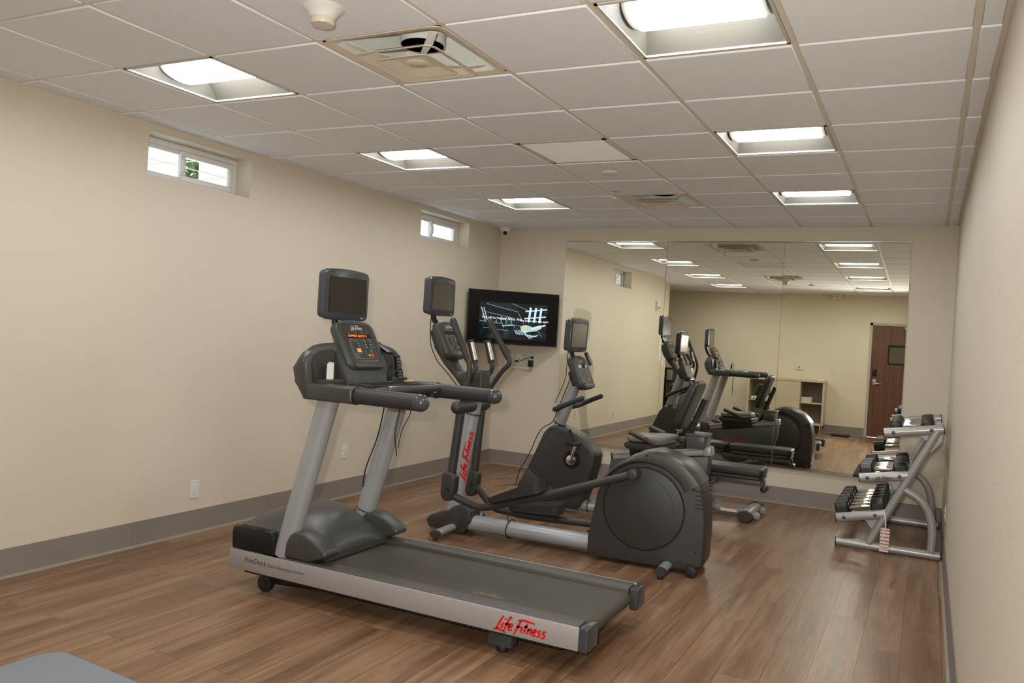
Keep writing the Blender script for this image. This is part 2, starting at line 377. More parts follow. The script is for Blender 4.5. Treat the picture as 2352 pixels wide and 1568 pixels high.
# ------------------------------------------------------------------ recessed lamps
POSN = {5: 'nearest the mirror wall', 2: 'second from the mirror wall', -1: 'third from the mirror wall', -4: 'farthest back, seen only in the mirror'}
panm = mat('lamp_pan_white', (.55, .53, .48), .5); reflm = mat('lamp_reflector_darkened', (.12, .112, .095), .7); lcap = mat('lamp_end_cap', (.42, .40, .36), .35)  # reflector colour darkened from white to hold down the glare of the lens
def lamp(c, r):
    side = 'left row by the windows' if c < -1 else 'right row'
    x0, y0 = c*T, r*T; cx, cy = x0+T/2, y0+T/2
    t = thing('recessed_ceiling_lamp', 'square ceiling lamp, %s, %s' % (side, POSN[r]), 'ceiling lamp', (cx, cy, H), 0, 'recessed square ceiling lamps')
    e = .014; a, b = x0+e, x0+T-e; p, q = y0+e, y0+T-e; D = .10
    m = MB(); f = .012                                  # rim + sloped ends + curved reflectors
    for bx in ((a, b, p, p+f), (a, b, q-f, q), (a, a+f, p, q), (b-f, b, p, q)): m.box(*bx, H-.004, H+.006)
    part('frame', m, panm, t)
    m = MB(); n = 8; prof = []
    for i in range(n+1):
        u = i/n; prof.append((p+f+(T/2-e-f-.11)*u, H+.004+D*math.sin(u*PI/2)))
    prof2 = prof+[(2*cy-y, z) for y, z in prof[::-1]]
    for (y1, z1), (y2, z2) in zip(prof2, prof2[1:]):
        m.quad([(a+f+.03*(z1-H)/D, y1, z1), (b-f-.03*(z1-H)/D, y1, z1), (b-f-.03*(z2-H)/D, y2, z2), (a+f+.03*(z2-H)/D, y2, z2)])
    for sgn in (0, 1):
        X_ = lambda z: (a+f+.03*(z-H)/D) if not sgn else (b-f-.03*(z-H)/D)
        m.bm.faces.new([m.bm.verts.new((X_(z), y, z)) for y, z in prof2])
    part('reflector', m, reflm, t)
    m = MB(); k = 12; hw = .128; sec = [(cy+hw*math.cos(PI*i/k), H+.072-.058*math.sin(PI*i/k)) for i in range(k+1)]+[(cy-hw, H+.10), (cy+hw, H+.10)]
    m.prism(sec, a+.062, b-.062, 'yz'); part('lens', m, lensm, t)
    for s0, s1 in ((a+.036, a+.0615), (b-.0615, b-.036)):
        m = MB(); hw2 = .120; sec = [(cy+hw2*math.cos(PI*i/k), H+.073-.050*math.sin(PI*i/k)) for i in range(k+1)]+[(cy-hw2, H+.102), (cy+hw2, H+.102)]
        m.prism(sec, s0, s1, 'yz'); part('end_cap', m, lcap, t)
for c, r in LIGHTS: lamp(c, r)
# supply diffusers
creamm = mat('diffuser_cream', (.76, .68, .56), .42); duct = mat('diffuser_grey_pan', (.76, .80, .76), .4); hole = mat('duct_dark', (.015, .015, .02), .8)
def diffuser(c, r, lab):
    cx, cy = (c+.5)*T, (r+.5)*T
    t = thing('ceiling_air_diffuser', lab, 'air vent', (cx, cy, H), 0, 'square ceiling air diffusers')
    def ring(mb, w0, z0, w1, z1, rad=.03, th=.003):
        A = [Vector((cx+x, cy+y, z0)) for x, y in rrect(w0, w0, rad)]; B_ = [Vector((cx+x, cy+y, z1)) for x, y in rrect(w1, w1, max(rad*w1/w0, .01))]
        C_ = [v+Vector((0, 0, th)) for v in B_]; D_ = [v+Vector((0, 0, th)) for v in A]; mb.rings([A, B_, C_, D_], closed_path=True)
    m = MB(); ring(m, .588, H-.002, .52, H+.004, .05); part('frame', m, creamm, t)
    m = MB(); ring(m, .525, H+.004, .30, H+.13, .05); m.box(cx-.16, cx+.16, cy-.16, cy+.16, H+.131, H+.133); part('backpan', m, duct, t)
    m = MB(); ring(m, .405, H-.036, .36, H-.030, .045); ring(m, .36, H-.030, .28, H-.006, .04); part('cone', m, creamm, t)
    m = MB(); ring(m, .27, H-.044, .235, H-.040, .03); ring(m, .235, H-.040, .13, H-.024, .03); m.prism([(cx+x, cy+y) for x, y in rrect(.135, .135, .02)], H-.025, H-.021, 'xy'); m.lathe([(.05, 0), (.045, .004), (.001, .006)], (cx, cy, H-.025), (0, 0, -1)); part('centre_cone', m, creamm, t)
    m = MB(); m.lathe([(.10, 0), (.10, .10), (.094, .10), (.094, 0)], (cx+.0, cy+.03, H+.06), (0, 0, 1)); part('collar', m, whitem, t)
    m = MB(); m.cyl((cx, cy+.03, H+.128), (cx, cy+.03, H+.1305), .095); part('duct_opening', m, hole, t)
    for sx, sy in ((-1, -1), (1, -1), (-1, 1), (1, 1)):
        m = MB(); d = Vector((sx, sy, 0)).normalized(); w = Vector((-d.y, d.x, 0))
        R_ = []
        for k, z, hw in ((.12, H-.02, .012), (.22, H-.012, .018), (.30, H+.010, .016)):
            p = Vector((cx, cy, z))+d*k; R_.append([p-w*hw, p+w*hw, p+w*hw+Vector((0, 0, .002)), p-w*hw+Vector((0, 0, .002))])
        m.rings(R_); part('bracket', m, whitem, t)
diffuser(-2, 5, 'square air diffuser in the ceiling near the mirror wall')
diffuser(-2, -1, 'large square air diffuser in the ceiling above the treadmill')
cx, cy = -1.5*T, 2.5*T
t = thing('ceiling_return_grille', 'flat pale perforated return panel set in the ceiling between the two diffusers', 'air vent', (cx, cy, H))
m = MB()
for bx in ((cx-.295, cx+.295, cy-.295, cy-.265), (cx-.295, cx+.295, cy+.265, cy+.295), (cx-.295, cx-.265, cy-.295, cy+.295), (cx+.265, cx+.295, cy-.295, cy+.295)): m.box(*bx, H-.004, H+.003, .001, 1)
part('frame', m, gridm, t)
m = MB().box(cx-.268, cx+.268, cy-.268, cy+.268, H-.001, H+.003)
for i in range(44): m.box(cx-.265, cx+.265, cy-.262+i*.012, cy-.258+i*.012, H-.0022, H-.0008)
part('perforated_panel', m, mat('grille_pale', (.88, .92, .90), .6), t)
# ceiling devices
t = thing('smoke_detector', 'white dome smoke detector on the ceiling at the top edge of the photo', 'smoke detector', (-.94, -.90, H-.007))
part('base', MB().lathe([(.075, 0), (.078, .006), (.07, .014), (.052, .03), (.046, .042)], (-.94, -.90, H-.007), (0, 0, -1)), whitep, t)
part('sensor_head', MB().lathe([(.044, 0), (.046, .018), (.042, .026), (.001, .028)], (-.94, -.90, H-.047), (0, 0, -1)), mat('sensor_cream', (.66, .6, .5), .4), t)
solo('ceiling_speaker', MB().lathe([(.056, 0), (.058, .010), (.05, .016), (.001, .017)], (-.92, 2.13, H-.007), (0, 0, -1)), whitep, 'small round white disc on the ceiling beside the return panel', 'ceiling disc', base=(-.92, 2.13, H-.007))
t = thing('fire_sprinkler', 'small chrome fire sprinkler hanging from the ceiling near the far diffuser', 'sprinkler', (-1.15, 2.87, H-.007))
part('escutcheon', MB().lathe([(.034, 0), (.030, .006), (.014, .008)], (-1.15, 2.87, H-.007), (0, 0, -1)), steel, t)
part('head', MB().lathe([(.008, 0), (.008, .02), (.005, .022), (.005, .035), (.018, .037), (.018, .039)], (-1.15, 2.87, H-.014), (0, 0, -1)), chrome, t)
solo('mirrored_ceiling_disc', MB().lathe([(.06, 0), (.058, .012), (.045, .02), (.001, .021)], (-.60, -1.6, H-.007), (0, 0, -1)), whitep, 'round white disc on the rear ceiling, seen only in the mirror', 'ceiling disc', base=(-.60, -1.6, H-.007)).name = 'ceiling_disc'
t = thing('dome_security_camera', 'white dome security camera in the far left ceiling corner', 'security camera', (XL+.12, YB-.14, H-.007))
part('base', MB().lathe([(.062, 0), (.064, .03), (.055, .045)], (XL+.12, YB-.14, H-.007), (0, 0, -1)), whitep, t)
d_ = Vector((.35, -.75, -.55)).normalized(); c_ = Vector((XL+.12, YB-.14, H-.052))
part('dome', MB().sphere(c_, .046), whitep, t); part('lens', MB().sphere(c_+d_*.024, .028), darkm, t)

# ------------------------------------------------------------------ windows
for i, (a, b, z0, z1) in enumerate(WIN):
    root = bpy.data.objects.new('window_%d' % (i+1), None); COL.objects.link(root); root.location = (XL-.14, a, z0); root['kind'] = 'structure'; ORG[root.name] = Vector(root.location)
    X0 = XL-.20; X1 = XL-.135; mid = a+(b-a)*.46
    def framebox(m, y0, y1, q0, q1, w, xa, xb, bb=.004):
        m.box(xa, xb, y0, y1, q0, q0+w, bb); m.box(xa, xb, y0, y1, q1-w, q1, bb); m.box(xa, xb, y0, y0+w, q0+w, q1-w, bb); m.box(xa, xb, y1-w, y1, q0+w, q1-w, bb)
    m = MB(); framebox(m, a+.001, b-.001, z0+.001, z1-.001, .034, X0, X1); struct('window_frame', m, vinylw, root)
    m = MB(); framebox(m, a+.034, mid+.02, z0+.034, z1-.034, .026, X0+.005, X1-.028, .003); struct('fixed_sash', m, vinylw, root)
    m = MB(); framebox(m, mid-.025, b-.036, z0+.036, z1-.036, .036, X1-.028, X1-.004, .004); struct('sliding_sash', m, vinylw, root)
    struct('pane', MB().box(X0+.018, X0+.022, a+.058, mid-.004, z0+.058, z1-.058), glassm, root)
    struct('pane', MB().box(X1-.018, X1-.014, mid+.01, b-.07, z0+.07, z1-.07), glassm, root)
    struct('latch', MB().box(X1-.004, X1+.010, mid-.022, mid+.002, (z0+z1)/2-.04, (z0+z1)/2+.04, .004), vinylw, root)

# ------------------------------------------------------------------ mirror wall (three sheets, each hung a hair out of plumb)
mz0, mz1 = .352, 2.492
for k, (x0, x1, rx, rz, lab) in enumerate(((-2.405, -1.289, .001, .002, 'left third of the wall mirror, beside the television'), (-1.286, -.142, .005, .003, 'middle sheet of the wall mirror, behind the recumbent bike'), (-.139, .947, .004, .005, 'right third of the wall mirror, reflecting the door'))):
    m = MB(); Yp = lambda x, z: YM-.016+math.sin(rz)*(x+.7)+math.sin(rx)*(z-1.4)
    F_ = [(x0, mz0), (x1, mz0), (x1, mz1), (x0, mz1)]
    m.rings([[Vector((x, Yp(x, z), z)) for x, z in F_], [Vector((x, Yp(x, z)+.005, z)) for x, z in F_]])
    solo('wall_mirror', m, mirrm, lab, 'mirror', 'frameless wall mirror sheets', base=((x0+x1)/2, YB-.02, mz0))
solo('mirror_channel', MB().box(-2.41, .95, YB-.034, YB-.001, mz0-.012, mz0-.001, .001, 1).box(-2.41, .95, YB-.034, YB-.032, mz0-.004, mz0+.007), chrome, 'thin chrome channel along the bottom edge of the wall mirror', 'mirror trim')
solo('mirror_clip', MB().box(-2.41, .95, YB-.032, YB-.030, mz1-.004, mz1+.002).box(-2.41, .95, YB-.032, YB-.001, mz1+.001, mz1+.004), steel, 'slim metal strip along the top edge of the wall mirror', 'mirror trim')

# ------------------------------------------------------------------ wall plates
def plate(name, c, n, w, h, lab, cat, kind, group=None):
    c, n = Vector(c), Vector(n); u = Vector((0, 0, 1)).cross(n); M_ = basis(c, u, (0, 0, 1))
    t = thing(name, lab, cat, c, 0, group)
    part('cover_plate', MB().prism(rrect(w, h, .006), 0, .006, 'xy', .0015, 1, M=M_), whitep, t)
    if kind == 'outlet':
        for dz in (-.02, .02):
            m = MB().prism(rrect(.034, .028, .010, cy=dz), .006, .009, 'xy', M=M_); rc = part('receptacle', m, whitep, t)
            s = MB()
            for dx in (-.006, .006): s.box(dx-.001, dx+.001, dz-.002, dz+.006, .009, .0095, M=M_)
            s.cyl((0, dz-.008, .009), (0, dz-.008, .0095), .002, M=M_); o = link('slots', s, darkm, rc)
    elif kind == 'decora': part('rocker', MB().prism(rrect(.033, .066, .003), .006, .009, 'xy', .001, 1, M=M_), whitep, t)
    elif kind == 'dot': part('jack', MB().cyl((0, 0, .006), (0, 0, .009), .005, M=M_), darkm, t)
    elif kind == 'thermo':
        part('housing', MB().prism(rrect(w*.92, h*.92, .008), .006, .026, 'xy', .004, M=M_), whitep, t)
        part('display', MB().prism(rrect(.03, .022, .002, cy=.008), .0262, .027, 'xy', M=M_), mat('lcd_blue', (.06, .07, .16), .3), t)
    return t
plate('wall_outlet', (XL, .708, .295), (1, 0, 0), .072, .118, 'white wall plate low on the left wall, nearer the front', 'outlet', 'decora', 'wall plates on the left wall')
plate('wall_outlet', (XL, 2.297, .389), (1, 0, 0), .072, .118, 'white double outlet on the left wall between the treadmill uprights', 'outlet', 'outlet', 'wall plates on the left wall')
plate('wall_outlet', (XR, 3.60, .33), (-1, 0, 0), .072, .118, 'white outlet on the right wall behind the dumbbell rack', 'outlet', 'outlet')
plate('light_switch', (-1.54, YR, 1.11), (0, 1, 0), .075, .118, 'white switch plate on the rear wall left of the thermostat, seen in the mirror', 'switch', 'decora', 'plates on the rear wall')
plate('light_switch', (-1.40, YR, 1.11), (0, 1, 0), .075, .118, 'white switch plate on the rear wall nearest the thermostat, seen in the mirror', 'switch', 'decora', 'plates on the rear wall')
plate('cable_plate', (-.357, YR, 1.185), (0, 1, 0), .085, .125, 'white plate with dark jack on the rear wall near the door', 'wall plate', 'dot', 'plates on the rear wall')
plate('thermostat', (-.978, YR, 1.207), (0, 1, 0), .135, .085, 'white thermostat on the rear wall above the cabinet, seen in the mirror', 'thermostat', 'thermo')

# ------------------------------------------------------------------ rear wall: door, cabinet and what stands there (seen in the mirror)
root = bpy.data.objects.new('door_1', None); COL.objects.link(root); root.location = (DX0, YR, 0); root['kind'] = 'structure'; ORG[root.name] = Vector(root.location)
V0, V1, VZ0, VZ1 = .58, .90, 1.39, 1.71
m = MB(); y0, y1 = YR-.05, YR-.006
m.box(DX0, V0, y0, y1, .006, DZ-.004); m.box(V1, DX1, y0, y1, .006, DZ-.004); m.box(V0, V1, y0, y1, .006, VZ0); m.box(V0, V1, y0, y1, VZ1, DZ-.004)
struct('door_leaf', m, doorw, root)
m = MB()
for bx in ((V0-.02, V1+.02, VZ0-.02, VZ0+.005), (V0-.02, V1+.02, VZ1-.005, VZ1+.02), (V0-.02, V0+.005, VZ0, VZ1), (V1-.005, V1+.02, VZ0, VZ1)): m.box(bx[0], bx[1], y1-.002, y1+.012, bx[2], bx[3], .002, 1)
struct('vision_frame', m, darkm, root)
struct('pane', MB().box(V0, V1, y0+.02, y0+.026, VZ0, VZ1), mat('glass_reflection_tint', (.14, .125, .095), .08), root)  # beige reflection of the room is put into the glass colour
struct('card_reader', MB().prism(rrect(.078, .125, .012, cx=.355, cy=1.205), y1, y1+.022, 'xz', .004), darkm, root)
m = MB().prism(rrect(.06, .115, .029, cx=.355, cy=1.03), y1, y1+.010, 'xz', .002); m.cyl((.355, y1, 1.01), (.355, y1+.05, 1.01), .011)
m.tube([(.355, y1+.048, 1.01), (.41, y1+.052, 1.008), (.485, y1+.046, 1.002)], [.010, .010, .008], smooth=3, round_=True); struct('door_handle', m, chrome, root)
m = MB().box(.83, 1.10, y1, y1+.055, 1.99, 2.05, .006); m.box(.80, 1.06, y1+.04, y1+.052, 2.052, 2.064); struct('door_closer', m, steel, root)
m = MB()
m.box(DX0-.05, DX0-.003, YR-.11, YR+.012, 0, DZ+.05, .002, 1); m.box(DX1+.003, DX1+.05, YR-.11, YR+.012, 0, DZ+.05, .002, 1); m.box(DX0-.05, DX1+.05, YR-.11, YR+.012, DZ, DZ+.05, .002, 1)
struct('trim_2', m, hollow)
struct('trim_3', MB().box(DX0-.05, DX1+.05, YR-.14, YR-.11, 0, DZ+.05), mat('corridor_dim', (.10, .095, .085), .8))
cx0, cx1, cy0, cy1, cz0, cz1 = -1.885, -.455, -3.635, -3.21, .15, .985
t = thing('storage_cabinet', 'pale oak cabinet with open side shelves on the rear wall, seen in the mirror', 'cabinet', ((cx0+cx1)/2, (cy0+cy1)/2, 0))
th = .034; a1, a2 = -1.455, -.88
m = MB(); m.box(cx0, cx1, cy0, cy1+.008, cz1-th, cz1, .002, 1); m.box(cx0, cx1, cy0, cy1, cz0, cz0+th, .002, 1)
m.box(cx0, cx0+th, cy0, cy1, cz0+th, cz1-th); m.box(cx1-th, cx1, cy0, cy1, cz0+th, cz1-th)
m.box(a1, a1+.02, cy0, cy1-.02, cz0+th, cz1-th); m.box(a2-.02, a2, cy0, cy1-.02, cz0+th, cz1-th); part('body', m, laminm, t)
part('back_panel', MB().box(cx0+th, cx1-th, cy0+.002, cy0+.010, cz0+th, cz1-th), cabin, t)
for x0, x1 in ((cx0+th+.001, a1-.001), (a2+.001, cx1-th-.001)): part('shelf', MB().box(x0, x1, cy0+.012, cy1-.02, .545, .567, .001, 1), laminm, t)
part('door', MB().box(a1+.003, a2-.003, cy1-.018, cy1, cz0+th+.003, cz1-th-.003, .001, 1), cabdoor, t)
for x in (cx0+.05, cx1-.05):
    for y in (cy0+.05, cy1-.03): part('leg', MB().cyl((x, y, 0), (x, y, cz0), .013, seg=16), chrome, t)
def towel(x, y, z, w, d, h, lab, rolled=False, grp='folded white towels in the cabinet'):
    m = MB()
    if rolled: m.tube([(x, y-d/2, z+h/2), (x, y+d/2, z+h/2)], h/2, 16, round_=False); m.tube([(x+.003, y+d/2-.004, z+h/2), (x+.003, y+d/2+.004, z+h/2)], h/3.2, 12)
    else:
        m.tube([(x-w/2+.02, y-d/2, z+h/2), (x-w/2+.02, y+d/2, z+h/2)], h/2, 12); m.box(x-w/2+.015, x+w/2-.01, y-d/2, y+d/2, z+.001, z+h*.48, .004); m.box(x-w/2+.015, x+w/2, y-d/2, y+d/2, z+h*.52, z+h-.001, .004)
    return solo('towel', m, towelm, lab, 'towel', grp, base=(x, y, z))
for k, lb in enumerate(('bottom', 'middle', 'top')): towel(-.775, -3.36, .567+k*.031, .20, .24, .031, 'folded white towel, %s of the stack in the right open compartment of the cabinet' % lb)
for k, lb in enumerate(('lower', 'upper')): towel(-1.545, -3.36, .567+k*.036, .17, .24, .036, '%s folded white towel beside the rolled ones in the left compartment of the cabinet' % lb)
towel(-1.79, -3.36, .567, .06, .2, .055, 'rolled white towel in the left compartment, against the cabinet side', True)
towel(-1.728, -3.36, .567, .06, .2, .055, 'rolled white towel in the left compartment, next to the folded towels', True)
solo('tissue_box', MB().box(-.60, -.475, -3.50, -3.27, cz1, cz1+.032, .006), paper, 'flat white box on the right end of the cabinet top, seen in the mirror', 'box')
t = thing('weighing_scale', 'flat black weighing scale on the floor by the rear wall, seen in the mirror', 'scale', (-.14, -3.26, 0))
part('platform', MB().box(-.30, .02, -3.41, -3.10, .012, .030, .006), darkm, t)
for sx in (-.27, -.01):
    for sy in (-3.38, -3.13): part('foot', MB().cyl((sx, sy, 0), (sx, sy, .0125), .014), rubber, t)
t = thing('emergency_light', 'white twin lamp emergency light at the rear ceiling edge, seen in the mirror', 'emergency light', (-.36, YR+.09, H-.007))
part('housing', MB().box(-.45, -.27, YR+.04, YR+.14, H-.055, H-.007, .008), whitep, t)
for sx in (-.41, -.31): part('lamp_head', MB().lathe([(.018, 0), (.036, .03), (.036, .045), (.001, .048)], (sx, YR+.10, H-.05), (0, .5, -.85)), whitep, t)
t = thing('water_dispenser', 'dark upright dispenser with a beige front panel in the rear nook, seen in the mirror', 'dispenser', (-3.53, -3.43, 0))
part('body', MB().box(-3.72, -3.37, -3.62, -3.26, .02, 1.045, .015), darkm, t)
part('front_panel', MB().box(-3.50, -3.38, -3.262, -3.250, .80, 1.01, .006), mat('dispenser_beige', (.38, .33, .22), .45), t)
part('base', MB().box(-3.70, -3.39, -3.60, -3.28, 0, .02), rubber, t)
m = MB()
for x in (-3.49, -3.455, -3.42): m.box(x-.006, x+.006, -3.262, -3.254, .45, .74)
part('vertical_trim', m, steel, t)
# left wall, far end (mirror): alarm and instruction poster
t = thing('fire_alarm_strobe', 'white fire alarm strobe high on the left wall near its end, seen in the mirror', 'alarm', (XL, -1.28, 2.07))
part('housing', MB().box(XL, XL+.04, -1.345, -1.215, 2.05, 2.215, .008), whitep, t)
part('strobe', MB().box(XL+.036, XL+.065, -1.32, -1.24, 2.075, 2.115, .008), mat('clear_lens', (.5, .5, .5), .1, spec=.8), t)
t = thing('wall_poster', 'tall narrow white poster with printed lines on the left wall, seen in the mirror', 'poster', (XL, -1.75, 1.10))
part('sheet', MB().box(XL, XL+.003, -1.95, -1.58, 1.11, 1.98), paper, t)
m = MB()
for k, z in enumerate((1.88, 1.86, 1.84, 1.76, 1.68, 1.66, 1.56, 1.48, 1.45, 1.42, 1.39, 1.36, 1.31, 1.28, 1.25, 1.22, 1.18)): m.box(XL+.003, XL+.0042, -1.90+(k % 3)*.02, -1.66-(k*7 % 5)*.02, z-.004, z+.004)
part('printed_lines', m, greyt, t)

# ------------------------------------------------------------------ exercise machines
def cable(parent, pts, r=.004, name='cable', m_=rubber, n=6): return part(name, MB().tube(pts, r, 8, smooth=n), m_, parent)
def monitor(parent, o, tilt=0, w=.385, h=.272, fl=bluegm):
    V = Vector((-math.sin(tilt), 0, math.cos(tilt))); M_ = basis(o, (0, 1, 0), V)
    m = MB().prism(rrect(w*.96, h*.95, .03, arch=.010), -.062, -.030, 'xy', .006, M=M_); m.prism(rrect(w, h, .032, arch=.012), -.032, 0, 'xy', .007, M=M_)
    mo = part('monitor', m, fl, parent)
    m = MB().prism(rrect(w*.83, h*.72, .004, cy=0), -.002, .0012, 'xy', M=M_); link('screen', m, screenm, mo)
    m = MB()
    for a, b_, c, d in ((w*.415, w*.425, -h*.37, h*.365), (-w*.42, -w*.414, -h*.37, h*.365), (-w*.42, w*.425, h*.36, h*.368)): m.box(a, b_, c, d, 0, .0022, M=M_)
    link('screen_edge', m, darkm, mo)
    link('badge', text(MB(), 'HDTV', .014, M_ @ Matrix.Translation((w*.31, -h*.47, .0006))), whited, mo); return mo
def console(parent, o, slope, w, h, lit=False, th=.055):
    V = Vector((-slope, 0, 1)).normalized(); M_ = basis(o, (0, 1, 0), V)
    m = MB().prism(rrect(w, h, .045, arch=.018), -th, 0, 'xy', .012, 3, M=M_)
    m.prism(rrect(w*.74, .045, .02, cy=-h*.43), -.005, .014, 'xy', .006, M=M_); c = part('console', m, charm2, parent)
    link('overlay', MB().prism(rrect(w*.80, h*.80, .02, cy=.012, arch=.008), .0, .0012, 'xy', M=M_), mat('console_overlay', (.030, .028, .026), .45), c)
    link('logo', logo(MB(), M_ @ Matrix.Translation((-w*.16, h*.325, .0018)), w*.085, .13), whited, c)
    link('display', MB().prism(rrect(w*.62, .026, .003, cy=h*.20), .001, .0022, 'xy', M=M_), mat('led_window', (.012, .006, .004), .2), c)
    if lit:
        led = mat('led_orange', (.95, .22, .03), .5, emit=1.6)
        m = text(MB(), '00 PRESS QUICK S', .021, M_ @ Matrix.Translation((-w*.285, h*.20-.007, .0026))); m.box(-w*.17, -w*.07, -h*.115, -h*.085, .002, .003, M=M_); m.box(-w*.17, -w*.07, -h*.155, -h*.125, .002, .003, M=M_)
        link('led_digits', m, led, c)
    m = MB()
    def rect(x0, x1, y0, y1, t_=.0012): 
        for q in ((x0, x1, y0, y0+t_), (x0, x1, y1-t_, y1), (x0, x0+t_, y0, y1), (x1-t_, x1, y0, y1)): m.box(*q, .0012, .0018, M=M_)
    rect(-w*.30, w*.33, -h*.30, h*.115); rect(-w*.27, -w*.14+.02, -h*.19, h*.085)
    for k in range(4): m.box(-w*.27+k*w*.16, -w*.20+k*w*.16, h*.265, h*.272, .0012, .0018, M=M_); m.box(-w*.27+k*w*.16, -w*.20+k*w*.16, h*.128, h*.134, .0012, .0018, M=M_)
    for k in range(5):
        m.box(-w*.27, -w*.14, -h*(.205+k*.018), -h*(.201+k*.018), .0012, .0018, M=M_)
        m.box(-w*.08, -w*.02, h*(.03-.055*k), h*(.036-.055*k), .0012, .0018, M=M_)
    link('printed_legend', m, greyt, c)
    m = MB()
    for k in range(6): m.cyl((w*.03, h*(.045-.055*k), .001), (w*.03, h*(.045-.055*k), .003), .005, seg=10, M=M_)
    m.prism(rrect(w*.085, .018, .007, cx=w*.20, cy=-h*.135), .001, .0035, 'xy', M=M_); link('green_keys', m, mat('green_key', (.02, .20, .07), .4), c)
    m = MB()
    for k in range(3):
        m.cyl((w*.11, h*(.07-.06*k), .001), (w*.11, h*(.07-.06*k), .003), .0035, seg=8, M=M_); m.cyl((w*.25, h*(.07-.06*k), .001), (w*.25, h*(.07-.06*k), .003), .0035, seg=8, M=M_)
    link('white_keys', m, whited, c)
    link('stop_key', MB().prism(rrect(w*.085, .024, .004, cx=w*.20, cy=-h*.225), .001, .004, 'xy', M=M_), mat('red_key', (.55, .04, .02), .4), c)
    link('yellow_key', MB().cyl((w*.12, -h*.225, .001), (w*.12, -h*.225, .0035), .008, seg=14, M=M_), yellow, c)
    return c, M_

# ---- treadmill -----------------------------------------------------------------
CY = .43; my = lambda y: 2*CY-y
tr = thing('treadmill', 'large treadmill with silver rails and a red logo in the front of the room', 'treadmill', (-1.15, CY, 0))
def both(fn, name, m_, parent, label=None):
    r = []
    for s in (0, 1):
        mb = MB(); fn(mb, (lambda y: y) if not s else my); r.append(part(name, mb, m_, parent, label))
    return r
RZ0, RZ1 = .112, .216
def f(m, Y): m.box(-2.185, -.142, min(Y(.03), Y(.042)), max(Y(.03), Y(.042)), RZ0, RZ1, .004, 2)
rails = both(f, 'side_rail', alum, tr)
def f(m, Y): m.box(-1.85, -.15, min(Y(.0425), Y(.147)), max(Y(.0425), Y(.147)), .175, .2175, .006, 2)
both(f, 'foot_rail', footrailm, tr)
def f(m, Y):
    ya, yb = Y(.029), Y(.155); m.box(-.1415, -.098, min(ya, yb), max(ya, yb), RZ0-.002, RZ1+.003, .009, 3)
both(f, 'end_cap', bluegm, tr)
m = MB(); bz, br = .1965, .036; P = [(-1.72, bz), (-.165, bz)]+[(-.165+br*math.sin(a), bz-br+br*math.cos(a)) for a in [PI*i/10 for i in range(1, 11)]]+[(-1.72, bz-2*br)]
m.prism(P, .158, my(.158), 'xz'); bl = part('running_belt', m, beltm, tr)
link('belt_logo', logo(MB(), basis((-.78, .215, bz+.0012), (1, 0, 0), (0, 1, 0)), .045, .10), mat('belt_print', (.30, .26, .17), .7), bl)
part('deck_frame', MB().box(-2.12, -.24, .075, my(.075), .085, .118, .004).box(-2.1, -1.74, .09, my(.09), .119, .2).box(-2.17, -2.13, .055, my(.055), .115, .2), rubber, tr)
m = MB(); logo(m, basis((-.545, .0293, .127), (1, 0, 0), (0, 0, 1)), .068, .17); link('logo', m, redm, rails[0])
m = MB(); text(m, 'FlexDeck', .040, basis((-2.075, .0295, .160), (1, 0, 0), (0, 0, 1))); text(m, 'Shock Absorption System', .024, basis((-1.915, .0295, .160), (1, 0, 0), (0, 0, 1))); link('lettering', m, blackdecal, rails[0])
m = MB(); logo(m, basis((-.30, my(.0293), .127), (-1, 0, 0), (0, 0, 1)), .068, .17); link('logo', m, redm, rails[1])
# motor hood: one moulded shell, arched across, sloping down to the belt
xs_ = [-2.19, -2.185, -2.12, -2.02, -1.90, -1.80, -1.72, -1.66, -1.63]; zc = [.215, .345, .40, .425, .425, .395, .340, .285, .240]; ze = [.215, .325, .350, .352, .335, .31, .285, .262, .238]
R_ = []
for x, c, e in zip(xs_, zc, ze):
    ring = []
    for i in range(13):
        u = -1+2*i/12; y = CY+u*(.375 if x < -1.95 else .29 if x > -1.86 else .375-.085*(x+1.95)/.09); ring.append(Vector((x, y, e+(c-e)*(1-abs(u)**2.2))))
    ring += [Vector((x, ring[-1].y, .205)), Vector((x, ring[0].y, .205))]; R_.append(ring)
part('motor_hood', MB().rings(R_), charm2, tr)
m = MB().prism([(-2.196, .214), (-2.20, .30), (-2.192, .334), (-1.93, .338), (-1.90, .30), (-1.89, .214)], .050, my(.050), 'xz', .012, 2); part('front_cover', m, darkm, tr)
def f(m, Y):
    P_ = [(-1.835, .2185), (-1.825, .30), (-1.80, .345), (-1.75, .368), (-1.70, .362), (-1.63, .33), (-1.56, .293), (-1.553, .262), (-1.62, .235), (-1.67, .2185)]
    m.prism(P_, min(Y(.056), Y(.172)), max(Y(.056), Y(.172)), 'xz', .016, 3)
both(f, 'upright_shroud', charm2, tr)
def f(m, Y): m.tube([(-1.868, Y(.105), .2175), (-1.618, Y(.105), 1.10)], .054, 28, sq=(1.08, .95))
both(f, 'upright', silvm, tr)
def f(m, Y): m.tube([(-1.86+.03, Y(.105), .345), (-1.862+.045, Y(.105), .352)], .06, 20)
